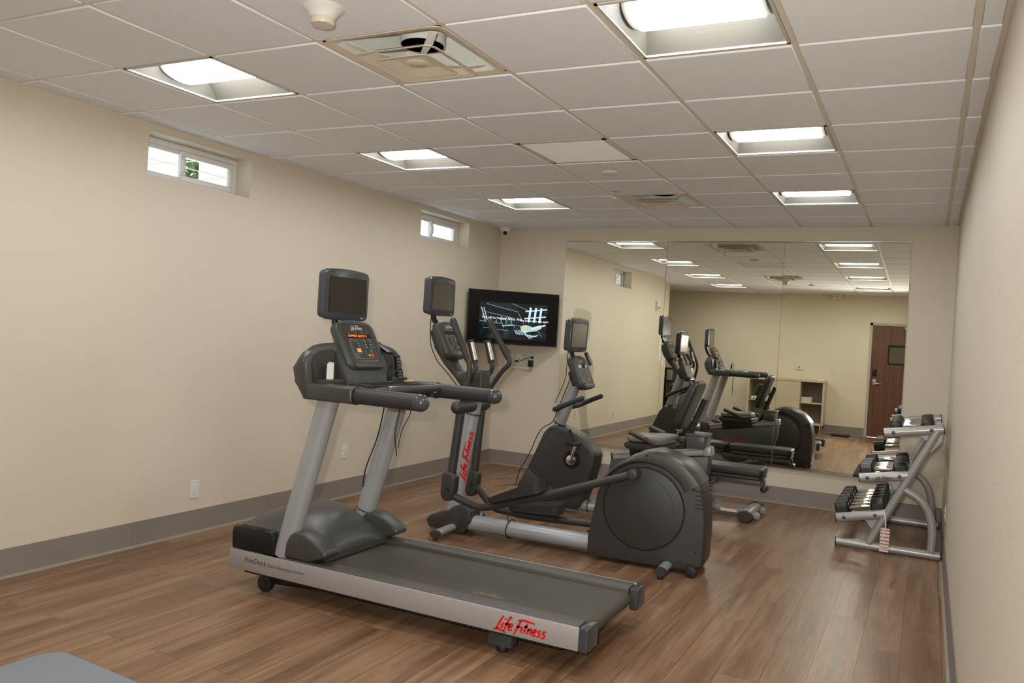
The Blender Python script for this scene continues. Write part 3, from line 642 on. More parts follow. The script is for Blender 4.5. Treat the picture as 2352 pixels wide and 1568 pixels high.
# dash wings and body
R_ = []
for y, zt in ((-.004, 1.255), (.0, 1.275), (.012, 1.295), (.04, 1.322), (.08, 1.342), (.14, 1.354), (.25, 1.36), (.43, 1.362)):
    dx = .012 if y < -.002 else .004 if y < .005 else 0
    R_.append([Vector((x, y, z)) for x, z in ((-1.715+dx, 1.072+dx), (-1.765, 1.15), (-1.792+dx, 1.225), (-1.785+dx, zt-.05), (-1.762+dx, zt-.015), (-1.735, zt-dx*.3), (-1.712-dx, zt-.010), (-1.70-dx, zt-.035), (-1.690-dx, 1.17), (-1.665-dx, 1.072+dx))])
R_ += [[Vector((p.x, my(p.y), p.z)) for p in r] for r in R_[-2::-1]]
dash = part('dash_body', MB().rings(R_), charm2, tr)
def f(m, Y):
    yy = (Y(-.003), Y(.106)); m.box(-1.72, -1.405, min(yy), max(yy), 1.068, 1.152, .014, 3)
both(f, 'rail_socket', charm2, tr)
for k in (0, 1):
    Yk = (lambda y: y) if k == 0 else my
    P_ = [(Yk(y), z) for y, z in ((.045, 1.16), (.035, 1.25), (.05, 1.295), (.09, 1.318), (.19, 1.33), (.215, 1.31), (.235, 1.16))]
    link('recess_shade_panel', MB().prism([((z-1.25), y) for y, z in P_], 0, .0025, 'xy', .0008, 1, M=Matrix(((-.107, 0, .994, -1.6925), (0, 1, 0, 0), (.994, 0, .107, 1.25), (0, 0, 0, 1)))), charm, dash)  # flat darker panel painting the shade inside a cup recess
m = MB(); m.prism([(-1.70, 1.085), (-1.71, 1.24), (-1.70, 1.33), (-1.66, 1.26), (-1.60, 1.165), (-1.585, 1.085)], .22, my(.22), 'xz', .012, 2); part('centre_fascia', m, charm, tr)
def hold(m, Y):     # lip along the bottom of each dark panel
    yy = (Y(.05), Y(.23)); m.box(-1.69, -1.62, min(yy), max(yy), 1.12, 1.172, .008)
both(hold, 'cup_holder', charm, tr)
m = MB().box(-1.60, -1.43, .235, my(.235), 1.122, 1.130, .002, 1)
for bx in ((-1.60, -1.592, .235, my(.235)), (-1.438, -1.43, .235, my(.235)), (-1.60, -1.43, .235, .243), (-1.60, -1.43, my(.243), my(.235))): m.box(*bx, 1.130, 1.152, .002, 1)
part('accessory_tray', m, charm, tr)
m = MB(); m.box(-1.72, -1.42, .09, my(.09), 1.070, 1.125, .010); part('cross_beam', m, charm, tr)
def f(m, Y): m.tube([(-1.415, Y(.052), 1.109), (-1.035, Y(.052), 1.106)], .0415, 28, sq=(1, .95))
hr = both(f, 'handrail', gripm, tr)
for k, h_ in enumerate(hr):
    y = .052 if k == 0 else my(.052)
    link('rail_collar', MB().tube([(-1.425, y, 1.109), (-1.405, y, 1.109)], .0475, 24), charm, h_)
    link('rail_end', MB().tube([(-1.036, y, 1.106), (-1.028, y, 1.106)], .0425, 24, round_=True), bluegm, h_)
m = MB().tube([(-1.43, .10, 1.110), (-1.36, .15, 1.125), (-1.29, .24, 1.140), (-1.265, .34, 1.142), (-1.265, .52, 1.142), (-1.29, my(.24), 1.140), (-1.36, my(.15), 1.125), (-1.43, my(.10), 1.110)], .021, 14, smooth=4); eb = part('ergo_bar', m, charm, tr)
for y0_, y1_ in ((.19, .27), (my(.27), my(.19))): link('pulse_plate', MB().tube([(-1.325 if y0_ < .3 else -1.290, y0_, 1.137), (-1.290 if y0_ < .3 else -1.325, y1_, 1.137)], .0228, 14), steel, eb)
VV = Vector((-.5, 0, 1)).normalized()
cn, MC = console(tr, (-1.685, CY, 1.352), .5, .335, .275, lit=True)
part('console_neck', MB().prism([(-1.70, 1.28), (-1.78, 1.40), (-1.75, 1.42), (-1.62, 1.22), (-1.66, 1.20)], .34, .52, 'xz', .01), charm, tr)
monitor(tr, (-1.80, CY, 1.624))
m = MB().box(-1.89, -1.862, CY-.04, CY+.04, 1.56, 1.68, .006); m.tube([(-1.885, CY, 1.62), (-1.885, CY, 1.50), (-1.865, CY, 1.42), (-1.80, CY, 1.32)], .019, 12, smooth=4); part('monitor_bracket', m, darkm, tr)
cable(tr, [(-1.84, .50, 1.50), (-1.80, .51, 1.46), (-1.78, .50, 1.42)])
# safety clip and cord
part('safety_clip', MB().box(-1.49, -1.465, .405, .430, 1.17, 1.225, .005).tube([(-1.475, .41, 1.22), (-1.475, .40, 1.25), (-1.475, .425, 1.26), (-1.475, .44, 1.20)], .004, 8, smooth=4), rubber, tr)
part('warning_label', MB().box(-1.455, -1.43, .52, .60, 1.166, 1.170), yellow, tr)
cable(tr, [(-1.47, .425, 1.20), (-1.44, .47, 1.24), (-1.425, .48, 1.14), (-1.425, .47, 1.05), (-1.435, .44, .90), (-1.43, .46, .76)], .003, 'safety_cord')
cable(tr, [(-1.425, .50, 1.08), (-1.42, .56, 1.00), (-1.43, .50, .90), (-1.43, .47, .80)], .0025, 'safety_cord')
cable(tr, [(-1.70, my(.15), 1.07), (-1.70, my(.17), .95), (-1.74, my(.16), .80), (-1.80, my(.17), .62), (-1.83, my(.15), .50)], .004)
part('cable_tie', MB().tube([(-1.826+.06*math.cos(a), my(.105)+.054*math.sin(a), .362-.015*math.cos(a)) for a in [2*PI*i/20 for i in range(20)]], .003, 6, closed=True), rubber, tr)
for k, Y in enumerate((lambda y: y, my)):
    part('lift_wheel', MB().cyl((-1.985, Y(.085), .046), (-1.985, Y(.125), .046), .046, b=.006).cyl((-1.985, Y(.078), .046), (-1.985, Y(.13), .046), .018), rubber, tr)
    part('lift_arm', MB().tube([(-1.985, Y(.14), .050), (-1.55, Y(.14), .085)], .018, 10), darkm, tr)
    part('rear_foot', MB().cyl((-.545, Y(.115), 0), (-.545, Y(.115), .030), .030, b=.006), rubber, tr)
    part('foot_bracket', MB().box(-.605, -.485, Y(.115)-.035, Y(.115)+.035, .030, .111, .004), bluegm, tr)

# ---- elliptical ------------------------------------------------------------------
el = thing('elliptical_trainer', 'elliptical trainer with a big round dark drum and moving handles behind the treadmill', 'elliptical trainer', (-1.0, 1.97, 0), 3.3, local=True)
HP = [(.175, .022), (.172, .15), (.222, .455), (.262, .55), (.35, .655), (.46, .725), (.58, .757), (.69, .742), (.79, .70), (.86, .635), (.905, .575), (.935, .43), (.945, .27), (.94, .075), (.90, .035), (.84, .022)]
part('drum_housing', MB().prism(HP, -.135, .135, 'xz', .020, 3), charm, el)
# satin arched shoulder over the drum
cs, cz, ri = .54, .385, .296; out = HP[2:13]; arc = []
def shoulder(n0, n1):
    a0, a1 = math.radians(152), math.radians(29); R0 = []; k = 24
    import bisect
    for i in range(k+1):
        a = a0+(a1-a0)*i/k; d = (math.cos(a), math.sin(a)); best = None
        for (x0, z0), (x1, z1) in zip(HP, HP[1:]+HP[:1]):
            ex, ez = x1-x0, z1-z0; den = d[0]*ez-d[1]*ex
            if abs(den) < 1e-9: continue
            t_ = ((x0-cs)*ez-(z0-cz)*ex)/den; u_ = ((x0-cs)*d[1]-(z0-cz)*d[0])/den
            if t_ > 0 and -1e-6 <= u_ <= 1+1e-6: best = t_
        ro = best+.004; rin = min(ri, ro-.02)
        prof = [(rin, n0*.86), (rin+.012, n0), ((rin+ro)/2, n0*1.02), (ro-.012, n0*.97), (ro, n0*.86), (ro+.001, 0), (ro, n1*.86), (ro-.012, n1*.97), ((rin+ro)/2, n1*1.02), (rin+.012, n1), (rin, n1*.86)]
        R0.append([Vector((cs+d[0]*r, n_, cz+d[1]*r)) for r, n_ in prof])
    return R0
part('drum_shoulder', MB().rings(shoulder(-.165, .165)), charm2, el)
for s_, lb in ((-1, 'crank_disc'), (1, 'crank_disc')):
    m = MB().cyl((cs, s_*.13, cz), (cs, s_*.142, cz), .262, seg=64, b=.003); dk = part(lb, m, charm, el)
    link('groove', MB().rings([[Vector((cs+r*math.cos(2*PI*j/64), s_*y_, cz+r*math.sin(2*PI*j/64))) for j in range(64)] for r, y_ in ((.2635, .1355), (.271, .1355), (.271, .1385), (.2635, .1385))], closed_path=True), darkm, dk)
    link('hub_ring', MB().cyl((cs, s_*.141, cz), (cs, s_*.1435, cz), .017, seg=24).tube([(cs+.20*math.cos(a), s_*.1425, cz+.20*math.sin(a)) for a in [math.radians(-5+75*i/12) for i in range(13)]], .0015, 6), charm2, dk)
for i in range(5):
    for n0 in (-.1365, .1345): part('vent_slot', MB().box(.868, .926, n0, n0+.002, .535-i*.027, .543-i*.027), rubber, el)
for s_, z_ in ((.55, .735), (.862, .552), (.178, .185), (.235, .05), (.54, .05), (.89, .155)): part('bolt', MB().cyl((s_, -.1365 if z_ < .5 else -.168, z_), (s_, -.1345 if z_ < .5 else -.16, z_), .009, seg=12), rubber, el)
m = MB().tube([(-.78, 0, .082), (.19, 0, .078)], .082, 28, sq=(.68, 1)); part('base_tube', m, silvm, el)
part('front_cowl', MB().prism([(-1.08, .075), (-1.055, .022), (-.77, .012), (-.715, .10), (-.725, .17), (-.76, .205), (-.86, .20), (-.90, .165), (-1.05, .11)], -.085, .085, 'xz', .010, 2), charm, el)
for (s_, n0, n1) in ((-.862, -.35, .40), (.715, -.33, .33)):
    m = MB().tube([(s_, n0+.035, .048), (s_, n1-.035, .048)], .030, 18, sq=(.8, 1.1)); cb = part('stabiliser_bar', m, silvm, el)
    for q, d_ in ((n0, 1), (n1, -1)):
        link('bar_end', MB().tube([(s_, q, .048), (s_, q+.036*d_, .048)], .0315, 18, sq=(.8, 1.1), round_=False), charm, cb)
        link('leveller', MB().cyl((s_, q+.02*d_, 0), (s_, q+.02*d_, .024), .016, seg=14), rubber, cb)
for n_ in (-.158, .158): part('transport_wheel', MB().cyl((.872, n_-.018, .036), (.872, n_+.018, .036), .036, b=.006).cyl((.872, n_-.022, .036), (.872, n_+.022, .036), .014), rubber, el)
m = MB().tube([(-.905, 0, .12), (-.765, 0, 1.08)], .055, 26, sq=(1.05, .95)); ma = part('mast', m, silvm, el)
mv = Vector((.140, 0, .96)).normalized(); nr_ = Vector((math.sin(.75), -math.cos(.75), 0)); up_ = mv.cross(nr_)*-1
if up_.x > 0: up_ = -up_
M_ = basis(Vector((-.866, 0, .385))+nr_*.0600-up_*.026, mv, up_) @ Matrix.Diagonal((1.75, 1, 1, 1))
link('logo', logo(MB(), M_, .056, .17), redm, ma)
link('band', MB().tube([(-.786, 0, .865), (-.785, 0, .872)], .0585, 24), rubber, ma)
m = MB().prism([(-.85, 1.04), (-.92, 1.12), (-1.02, 1.215), (-1.10, 1.32), (-1.15, 1.44), (-1.13, 1.47), (-1.07, 1.44), (-.95, 1.22), (-.89, 1.15), (-.80, 1.19), (-.70, 1.185), (-.69, 1.06), (-.71, 1.03)], -.072, .072, 'xz', .02, 3); part('console_neck', m, charm, el)
console(el, (-.985, 0, 1.395), .48, .32, .27)
monitor(el, (-1.088, 0, 1.706))
m = MB().box(-1.172, -1.148, -.04, .04, 1.64, 1.76, .006); m.tube([(-1.165, 0, 1.70), (-1.165, 0, 1.60), (-1.15, 0, 1.53), (-1.08, 0, 1.45)], .019, 12, smooth=4); part('monitor_bracket', m, darkm, el)
cable(el, [(-1.14, -.06, 1.58), (-1.13, -.09, 1.5), (-1.12, -.09, 1.36), (-1.06, -.09, 1.24), (-.96, -.08, 1.14), (-.86, -.08, 1.03), (-.84, -.07, .95)])
HPATH = {-1: [(-.80, .46), (-.757, .90), (-.742, 1.00), (-.715, 1.12), (-.708, 1.22), (-.735, 1.285), (-.855, 1.53)], 1: [(-.875, .40), (-.845, .88), (-.81, 1.00), (-.70, 1.17), (-.64, 1.24), (-.66, 1.30), (-.82, 1.545)]}
for sg in (-1, 1):
    P_ = HPATH[sg]; n_ = sg*.262
    ha = part('swing_arm', MB().tube([(P_[0][0], n_, P_[0][1]), (P_[1][0], n_, P_[1][1])], .031, 18), charm, el)
    part('pivot_hub', MB().tube([(P_[1][0]+.0, n_-.055*1 if sg < 0 else .09, P_[1][1]+.035), (P_[1][0]+.0, -.10 if sg < 0 else n_+.05, P_[1][1]+.035)], .046, 22, round_=True), charm, el)
    part('moving_handle', MB().tube([(a, n_, b) for a, b in P_[1:-1]], .0185, 14, smooth=5), charm, el)
    part('handle_grip', MB().tube([(P_[-2][0]+.004, n_, P_[-2][1]-.012), (P_[-1][0], n_, P_[-1][1])], [.021, .0245], 16, round_=True), gripm, el)
    q = P_[0]; m = MB().prism([(q[0]-.058, q[1]+.01), (q[0]-.062, q[1]-.14), (q[0]-.04, q[1]-.185), (q[0]+.02, q[1]-.18), (q[0]+.042, q[1]-.12), (q[0]+.05, q[1]-.01), (q[0]+.02, q[1]+.02), (q[0]-.03, q[1]+.022)], n_-.042, n_+.042, 'xz', .018, 3); part('pivot_boot', m, charm, el)
    link('pivot_pin', MB().cyl((q[0], n_-.046, q[1]-.10), (q[0], n_+.046, q[1]-.10), .012, seg=14), rubber, bpy.data.objects[ha.name])
    arm = [(-.79, .315), (-.62, .262), (-.50, .272), (-.12, .395), (.482, .612)] if sg < 0 else [(-.85, .295), (-.69, .165), (-.57, .145), (-.37, .136), (.06, .148), (.598, .165)]
    na = sg*.235; pa = part('pedal_arm', MB().tube([(arm[0][0], n_*.98, arm[0][1])]+[(a, na, b) for a, b in arm[1:]], .026, 16, smooth=4), charm, el)
    link('crank_pin', MB().cyl((arm[-1][0], sg*.142, arm[-1][1]), (arm[-1][0], sg*.262, arm[-1][1]), .036, seg=22, b=.008), charm, pa)
    link('pin_cap', MB().cyl((arm[-1][0], sg*.262, arm[-1][1]), (arm[-1][0], sg*.266, arm[-1][1]), .017, seg=18), bluegm, pa)
    if sg < 0: o_, ux = Vector((-.30, na, .365)), Vector((.34, 0, .112))
    else: o_, ux = Vector((-.34, na, .175)), Vector((.34, 0, .012))
    M_ = basis(o_, ux, (0, 1, 0)); m = MB(); m.prism(rrect(.40, .155, .05), 0, .014, 'xy', .003, 1, M=M_)
    R_ = [[Vector((x, y, z if z < .02 else z+.022*(x/.2))) for x, y in rrect(w_, d_, .05)] for w_, d_, z in ((.40, .155, .006), (.42, .175, .060), (.408, .163, .060), (.388, .143, .014))]
    m.rings(R_, M=M_); part('foot_pedal', m, charm, el)
    fh = [(-.80, 1.13), (-.745, 1.155), (-.72, 1.21), (-.732, 1.25), (-.775, 1.395)]
    part('fixed_handle', MB().tube([(-.80, sg*.05, 1.10)]+[(a, sg*.14, b) for a, b in fh[1:4]], .017, 12, smooth=5), charm, el)
    g = part('pulse_grip', MB().tube([(-.732, sg*.14, 1.25), (-.775, sg*.14, 1.395)], .0215, 14), gripm, el)
    link('contact_plate', MB().tube([(-.728, sg*.14, 1.262), (-.768, sg*.14, 1.385)], .021, 14), steel, g)
    link('flange', MB().tube([(-.774, sg*.14, 1.39), (-.778, sg*.14, 1.402)], .028, 14), gripm, g); link('flange', MB().tube([(-.730, sg*.14, 1.245), (-.733, sg*.14, 1.256)], .026, 14), gripm, g)
part('cable_tie', MB().tube([(-.44, .088*math.cos(a), .082+.063*math.sin(a)) for a in [2*PI*i/20 for i in range(20)]], .004, 6, closed=True).tube([(-.44, -.05, .14), (-.445, -.055, .19)], .003, 6), rubber, el)

# ---- recumbent bike ----------------------------------------------------------------
bk = thing('recumbent_bike', 'recumbent bike with a grey body, back rest and silver seat rail before the mirror', 'exercise bike', (-.9, 3.17, 0), 0, local=True)
part('drive_housing', MB().prism([(-1.06, .05), (-1.05, .18), (-.96, .345), (-.83, .65), (-.78, .705), (-.72, .715), (-.64, .695), (-.53, .655), (-.385, .545), (-.362, .50), (-.372, .40), (-.41, .25), (-.475, .055), (-.52, .035), (-1.02, .03)], -.105, .105, 'xz', .018, 3), charm, bk)
part('step_cover', MB().prism([(-1.04, .045), (-1.02, .22), (-.95, .33), (-.80, .23), (-.66, .17), (-.66, .045)], -.118, .118, 'xz', .014, 2), charm2, bk)
for a, b in ((-.77, .68), (-.42, .515), (-.40, .31), (-.50, .07), (-.90, .36)): part('bolt', MB().cyl((a, -.107, b), (a, -.104, b), .008, seg=10), rubber, bk)
part('front_bar', MB().tube([(-.98, -.24, .035), (-.98, .24, .035)], .028, 16, sq=(.8, 1.1)), silvm, bk)
for n_ in (-.15, .15): part('transport_wheel', MB().cyl((-1.07, n_-.02, .035), (-1.07, n_+.02, .035), .035, b=.006), rubber, bk)
part('base_beam', MB().tube([(-.55, 0, .062), (.36, 0, .062)], .058, 20, sq=(.78, 1)), silvm, bk)
part('cable_tie', MB().tube([(-.42, .062*math.cos(a), .062+.049*math.sin(a)) for a in [2*PI*i/16 for i in range(16)]], .004, 6, closed=True), rubber, bk)
part('rear_bar', MB().tube([(.36, -.25, .032), (.36, .25, .032)], .028, 16, sq=(.8, 1.1)), silvm, bk)
bd = part('body_panel', MB().prism([(-.235, .485), (.565, .605), (.56, .48), (.52, .33), (.46, .20), (.40, .085), (.30, .075), (-.20, .10), (-.26, .30)], -.07, .07, 'xz', .012, 2), mat('bike_body_grey', (.072, .075, .080), .42), bk)
link('logo', logo(MB(), basis((.24, .0715, .30), (-1, 0, 0), (0, 0, 1)), .105, .18), redm, bd); link('logo', logo(MB(), basis((-.10, -.0715, .28), (1, 0, 0), (0, 0, 1)), .105, .18), redm, bd)
m = MB(); rl = Vector((.79, 0, .130)); M_ = basis((-.225, 0, .515), rl, (0, 1, 0)); Lr = rl.length
m.box(0, Lr, -.055, .055, -.028, .012, .004, M=M_); m.box(0, Lr, -.066, .066, .012, .026, .004, M=M_); ra = part('seat_rail', m, alum, bk)
link('rail_end', MB().box(Lr-.05, Lr+.012, -.068, .068, -.04, .030, .010, M=M_), silvm, ra); link('rail_end', MB().box(-.012, .004, -.06, .06, -.03, .028, .004, M=M_), rubber, ra)
M2 = M_ @ Matrix.Translation((.33, 0, .03))
part('seat_carriage', MB().box(-.17, .17, -.09, .09, -.065, .055, .01, M=M2), rubber, bk)
part('adjust_lever', MB().tube([(.02, -.10, .59), (.02, -.16, .60)], .012, 10, round_=True), rubber, bk)
part('seat_pan', MB().prism([(-.10, .625), (-.07, .60), (.24, .61), (.28, .64), (.27, .672), (-.09, .655)], -.17, .17, 'xz', .012, 2), charm, bk)
m = MB(); m.prism(rrect(.35, .40, .09), -.018, .028, 'xy', .018, 3, M=basis((.09, 0, .688), (1, 0, .06), (0, 1, 0))); part('seat_cushion', m, seatm, bk)
bv = Vector((.145, 0, .385)).normalized(); M_ = basis((.375, 0, .985), (0, 1, 0), bv)
m = MB(); m.prism(rrect(.33, .41, .08), -.018, .030, 'xy', .018, 3, M=M_); m.prism(rrect(.27, .34, .07), -.036, -.018, 'xy', .008, 2, M=M_); part('back_rest', m, vinyl, bk)
m = MB().tube([(.20, 0, .60), (.30, 0, .61), (.36, 0, .68), (.45, 0, .92), (.495, 0, 1.04)], .05, 12, smooth=5, sq=(1.15, .45), upv=(0, 1, 0)); m.box(-.05, .05, -.08, .06, -.085, -.05, .008, M=M_); part('back_frame', m, charm, bk)
for sg in (-1, 1):
    n_ = sg*.262
    hb = part('side_handle', MB().tube([(.30, sg*.12, .69), (.27, n_, .685), (.20, n_, .672), (.12, n_, .70)], .0175, 12, smooth=5), charm, bk)
    link('pulse_grip', MB().tube([(.125, n_, .699), (-.02, n_, .748)], .023, 14, round_=False, sq=(.85, 1.1)), gripm, hb)
    link('contact_plate', MB().tube([(.108, n_, .711), (-.01, n_, .751)], .0215, 12, sq=(.8, 1)), steel, hb)
part('bottle_bin', MB().box(.39, .535, -.11, .11, .655, .765, .012).box(.382, .543, -.118, .118, .752, .770, .005), mat('bin_grey', (.075, .075, .07), .35), bk)
# crank and pedals
part('crank_plate', MB().cyl((-.56, -.108, .445), (-.56, -.104, .445), .075, seg=32), darkm, bk)
for sg, (s_, z_) in ((-1, (-.515, .595)), (1, (-.605, .295))):
    ck = part('crank', MB().cyl((-.56, sg*.106, .445), (-.56, sg*.135, .445), .043, seg=28, b=.008).tube([(-.56, sg*.128, .445), (s_, sg*.128, z_)], .016, 12), chrome, bk)
    pd = part('pedal', MB().box(s_-.06, s_+.055, min(sg*.145, sg*.255), max(sg*.145, sg*.255), z_-.014, z_+.014, .006), rubber, bk)
    link('strap', MB().tube([(s_-.02, sg*.15, z_), (s_-.035, sg*.16, z_+.07), (s_-.035, sg*.20, z_+.10), (s_-.035, sg*.24, z_+.07), (s_-.02, sg*.25, z_)], .013, 6, smooth=4, sq=(.25, 1.5)), rubber, pd)
    link('axle', MB().cyl((s_, sg*.13, z_), (s_, sg*.25, z_), .007, seg=12), chrome, pd)
m = MB().tube([(-.745, 0, .69), (-.60, 0, 1.10)], .050, 26); po = part('post', m, silvm, bk); link('band', MB().tube([(-.735, 0, .722), (-.731, 0, .732)], .0525, 22), rubber, po)
part('handlebar', MB().tube([(-.455, -.215, .972), (-.56, -.225, .925), (-.66, -.215, .875), (-.735, -.12, .852), (-.745, 0, .85), (-.735, .12, .852), (-.66, .215, .875), (-.56, .225, .925), (-.455, .215, .972)], .0205, 14, smooth=4, round_=True), gripm, bk)
part('bar_clamp', MB().box(-.755, -.66, -.035, .035, .825, .885, .008), charm, bk)
console(bk, (-.535, 0, 1.175), .44, .30, .27)
part('console_neck', MB().prism([(-.61, 1.05), (-.66, 1.16), (-.62, 1.20), (-.54, 1.08)], -.07, .07, 'xz', .01), charm, bk)
monitor(bk, (-.598, 0, 1.482), -.03)
m = MB().box(-.68, -.655, -.04, .04, 1.42, 1.53, .006); m.tube([(-.672, 0, 1.47), (-.672, 0, 1.38), (-.65, 0, 1.31), (-.60, 0, 1.23)], .018, 12, smooth=4); part('monitor_bracket', m, darkm, bk)
cable(bk, [(-.66, -.05, 1.36), (-.67, -.07, 1.28), (-.62, -.09, 1.15), (-.665, -.07, 1.02), (-.72, -.06, .88), (-.775, -.06, .74), (-.86, -.11, .66), (-.95, -.112, .45), (-1.03, -.112, .30), (-1.07, -.10, .16)])
cable(bk, [(-.65, .03, 1.36), (-.70, .02, 1.26), (-.70, -.02, 1.10), (-.77, -.04, .90)], .003)
part('hanging_tag_wires', MB().tube([(-1.07, -.05, .22), (-1.12, -.14, .225), (-1.20, -.2, .215)], .002, 6).tube([(-1.07, -.05, .16), (-1.13, -.14, .165), (-1.22, -.2, .15)], .002, 6), rubber, bk)

# ---- weight bench -------------------------------------------------------------------
bn = thing('weight_bench', 'low adjustable weight bench with black pads and silver base beside the mirror', 'bench', (-.60, 4.02, 0), 0, local=True)
def pad(x0, x1, name):
    m = MB().prism(rrect(x1-x0, .30, .045, cx=(x0+x1)/2), .372, .438, 'xy', .018, 3); m.prism(rrect(x1-x0-.012, .285, .04, cx=(x0+x1)/2), .340, .372, 'xy', .008, 2); part(name, m, vinyl, bn)
pad(-.10, .545, 'back_pad'); pad(-.37, -.125, 'seat_pad'); pad(-.70, -.395, 'head_pad')
for n_ in (-.075, .075): part('pad_rail', MB().box(-.15, .53, n_-.022, n_+.022, .293, .338, .006), mat('bench_rail_grey', (.10, .10, .108), .4), bn)
part('seat_rail', MB().box(-.62, -.14, -.03, .03, .295, .338, .006), rackm, bn)
part('end_strap', MB().box(.532, .546, -.03, .03, .262, .330, .004), charm, bn)
part('pad_roller', MB().cyl((.545, -.07, .262), (.545, .07, .262), .026, b=.006), rubber, bn)
for n_ in (-.055, .055):
    part('side_plate', MB().prism([(-.40, .30), (-.20, .315), (-.13, .24), (-.05, .15), (.10, .115), (.18, .10), (.24, .055), (.15, .04), (-.45, .055), (-.50, .11)], n_-.003, n_+.003, 'xz', .001, 1), rackm, bn)
m = MB()
for n_ in (-.055, .055): m.tube([(-.60, n_, .065), (.42, n_, .055)], .030, 12, sq=(1.1, .8))
br_ = part('base_rail', m, rackm, bn)
link('warning_sticker', MB().box(.20, .34, -.0802, -.0795, .040, .078), paper, br_); link('warning_strip', MB().box(.20, .34, -.0806, -.0802, .066, .078), orange, br_)
m = MB().tube([(.44, -.235, .052), (.44, .265, .052)], .042, 20, sq=(.88, 1.25)); fb = part('foot_bar', m, rackm, bn)
for q, d_ in ((-.275, 1), (.305, -1)): link('end_boot', MB().tube([(.44, q, .052), (.44, q+.06*d_, .052)], .046, 20, sq=(1, 1.28)), charm, fb)
m = MB().tube([(-.60, -.20, .048), (-.60, .20, .048)], .042, 20, sq=(.88, 1.25)); part('foot_bar', m, rackm, bn)
for n_ in (-.12, .16): part('transport_wheel', MB().cyl((.515, n_-.012, .045), (.515, n_+.012, .045), .030, b=.004).tube([(.47, n_, .055), (.515, n_, .045)], .014, 10), mat('grey_wheel', (.34, .34, .34), .4), bn)
part('adjust_strut', MB().tube([(-.16, 0, .13), (.12, 0, .29)], .020, 12).tube([(-.02, 0, .21), (.22, 0, .30)], .013, 10), steel, bn)
part('lever_knob', MB().cyl((.02, -.075, .17), (.02, -.03, .17), .018, b=.003), rubber, bn)
part('caution_plate', MB().box(-.10, -.02, -.064, -.0595, .17, .215), yellow, bn)
part('spring_pin', MB().cyl((.17, -.105, .315), (.17, -.097, .315), .010, seg=12), chrome, bn)

# ---- dumbbell rack -------------------------------------------------------------------
RO = (.95, 3.46, 0); RW = 1.22
rk = thing('dumbbell_rack', 'three tier silver dumbbell rack leaning back to the right wall', 'dumbbell rack', RO, 0, local=True)
ARMS = [((-.37, .210), (-.035, .285)), ((-.225, .533), (.115, .592)), ((-.075, .888), (.315, .955))]
for n_ in (0, RW):
    m = MB(); m.tube([(-.365, n_, .034), (.345, n_, .034)], .033, 20, sq=(.95, .9)); m.tube([(-.135, n_, .05), (.28, n_, .945)], .033, 20, sq=(.9, 1))
    m.tube([(.085, n_, .485), (.19, n_, .425), (.255, n_, .33), (.283, n_, .20), (.283, n_, .055)], .030, 18, smooth=6)
    for (a, b), (c, d) in ARMS: m.tube([(a, n_, b), (c, n_, d)], .034, 20, sq=(1.05, .8))
    fr_ = part('side_frame', m, rackm, rk)
    for (a, b), (c, d) in ARMS:
        link('end_cap', MB().tube([(a-.006, n_, b-.001), (a+.001, n_, b)], .034, 20, sq=(1.05, .8)), rubber, fr_)
        for t_ in (.16, .80):
            x, z = a+(c-a)*t_, b+(d-b)*t_; link('bolt', MB().lathe([(.013, 0), (.011, .004), (.001, .006)], (x, n_-.027, z), (0, -1, 0), 16), bluegm, fr_)
    for q in (-.365, .345): link('end_cap', MB().tube([(q-.004, n_, .034), (q+.004, n_, .034)], .0335, 20, sq=(.95, .9)), rubber, fr_)
    link('end_cap', MB().tube([(.315, n_, .955), (.321, n_, .956)], .034, 20, sq=(1.05, .8)), rubber, fr_)
for (a, b), (c, d) in ARMS:     # gusset plates under each arm, at the inner face
    for n_ in (.030, RW-.034):
        x1, z1 = c, d-.02; m = MB(); P_ = [(a+.22*(c-a)+.04, b-.002)]+[(x1-.02-.12*math.cos(t_), z1-.12+.10*math.sin(t_)) for t_ in [math.radians(85-25*i) for i in range(5)]]
        P_ = [(a+.13, b+.0), (c, d-.02), (c-.01, d-.10), (c-.075, d-.185), (c-.088, d-.13), (c-.12, d-.085), (c-.17, d-.058)]; m.prism(P_, n_, n_+.004, 'xz'); part('gusset_plate', m, rackm, rk)
for (a, b), (c, d) in ARMS:
    sl = (d-b)/(c-a); ln = math.hypot(c-a, d-b); M_ = basis((a, .0, b), (1, 0, sl), (0, 1, 0))
    for t_ in (.16, .80): part('shelf_rail', MB().box(ln*t_-.032, ln*t_+.032, .035, RW-.035, -.013, -.008, .001, 1, M=M_).box(ln*t_-.032, ln*t_-.027, .035, RW-.035, -.030, -.0125, 0, M=M_), rackm, rk)
lg = logo(MB(), basis((-.115, -.0285, .532), (1, 0, .17), (0, 0, 1)), .030, .13); part('logo', lg, blackdecal, rk)
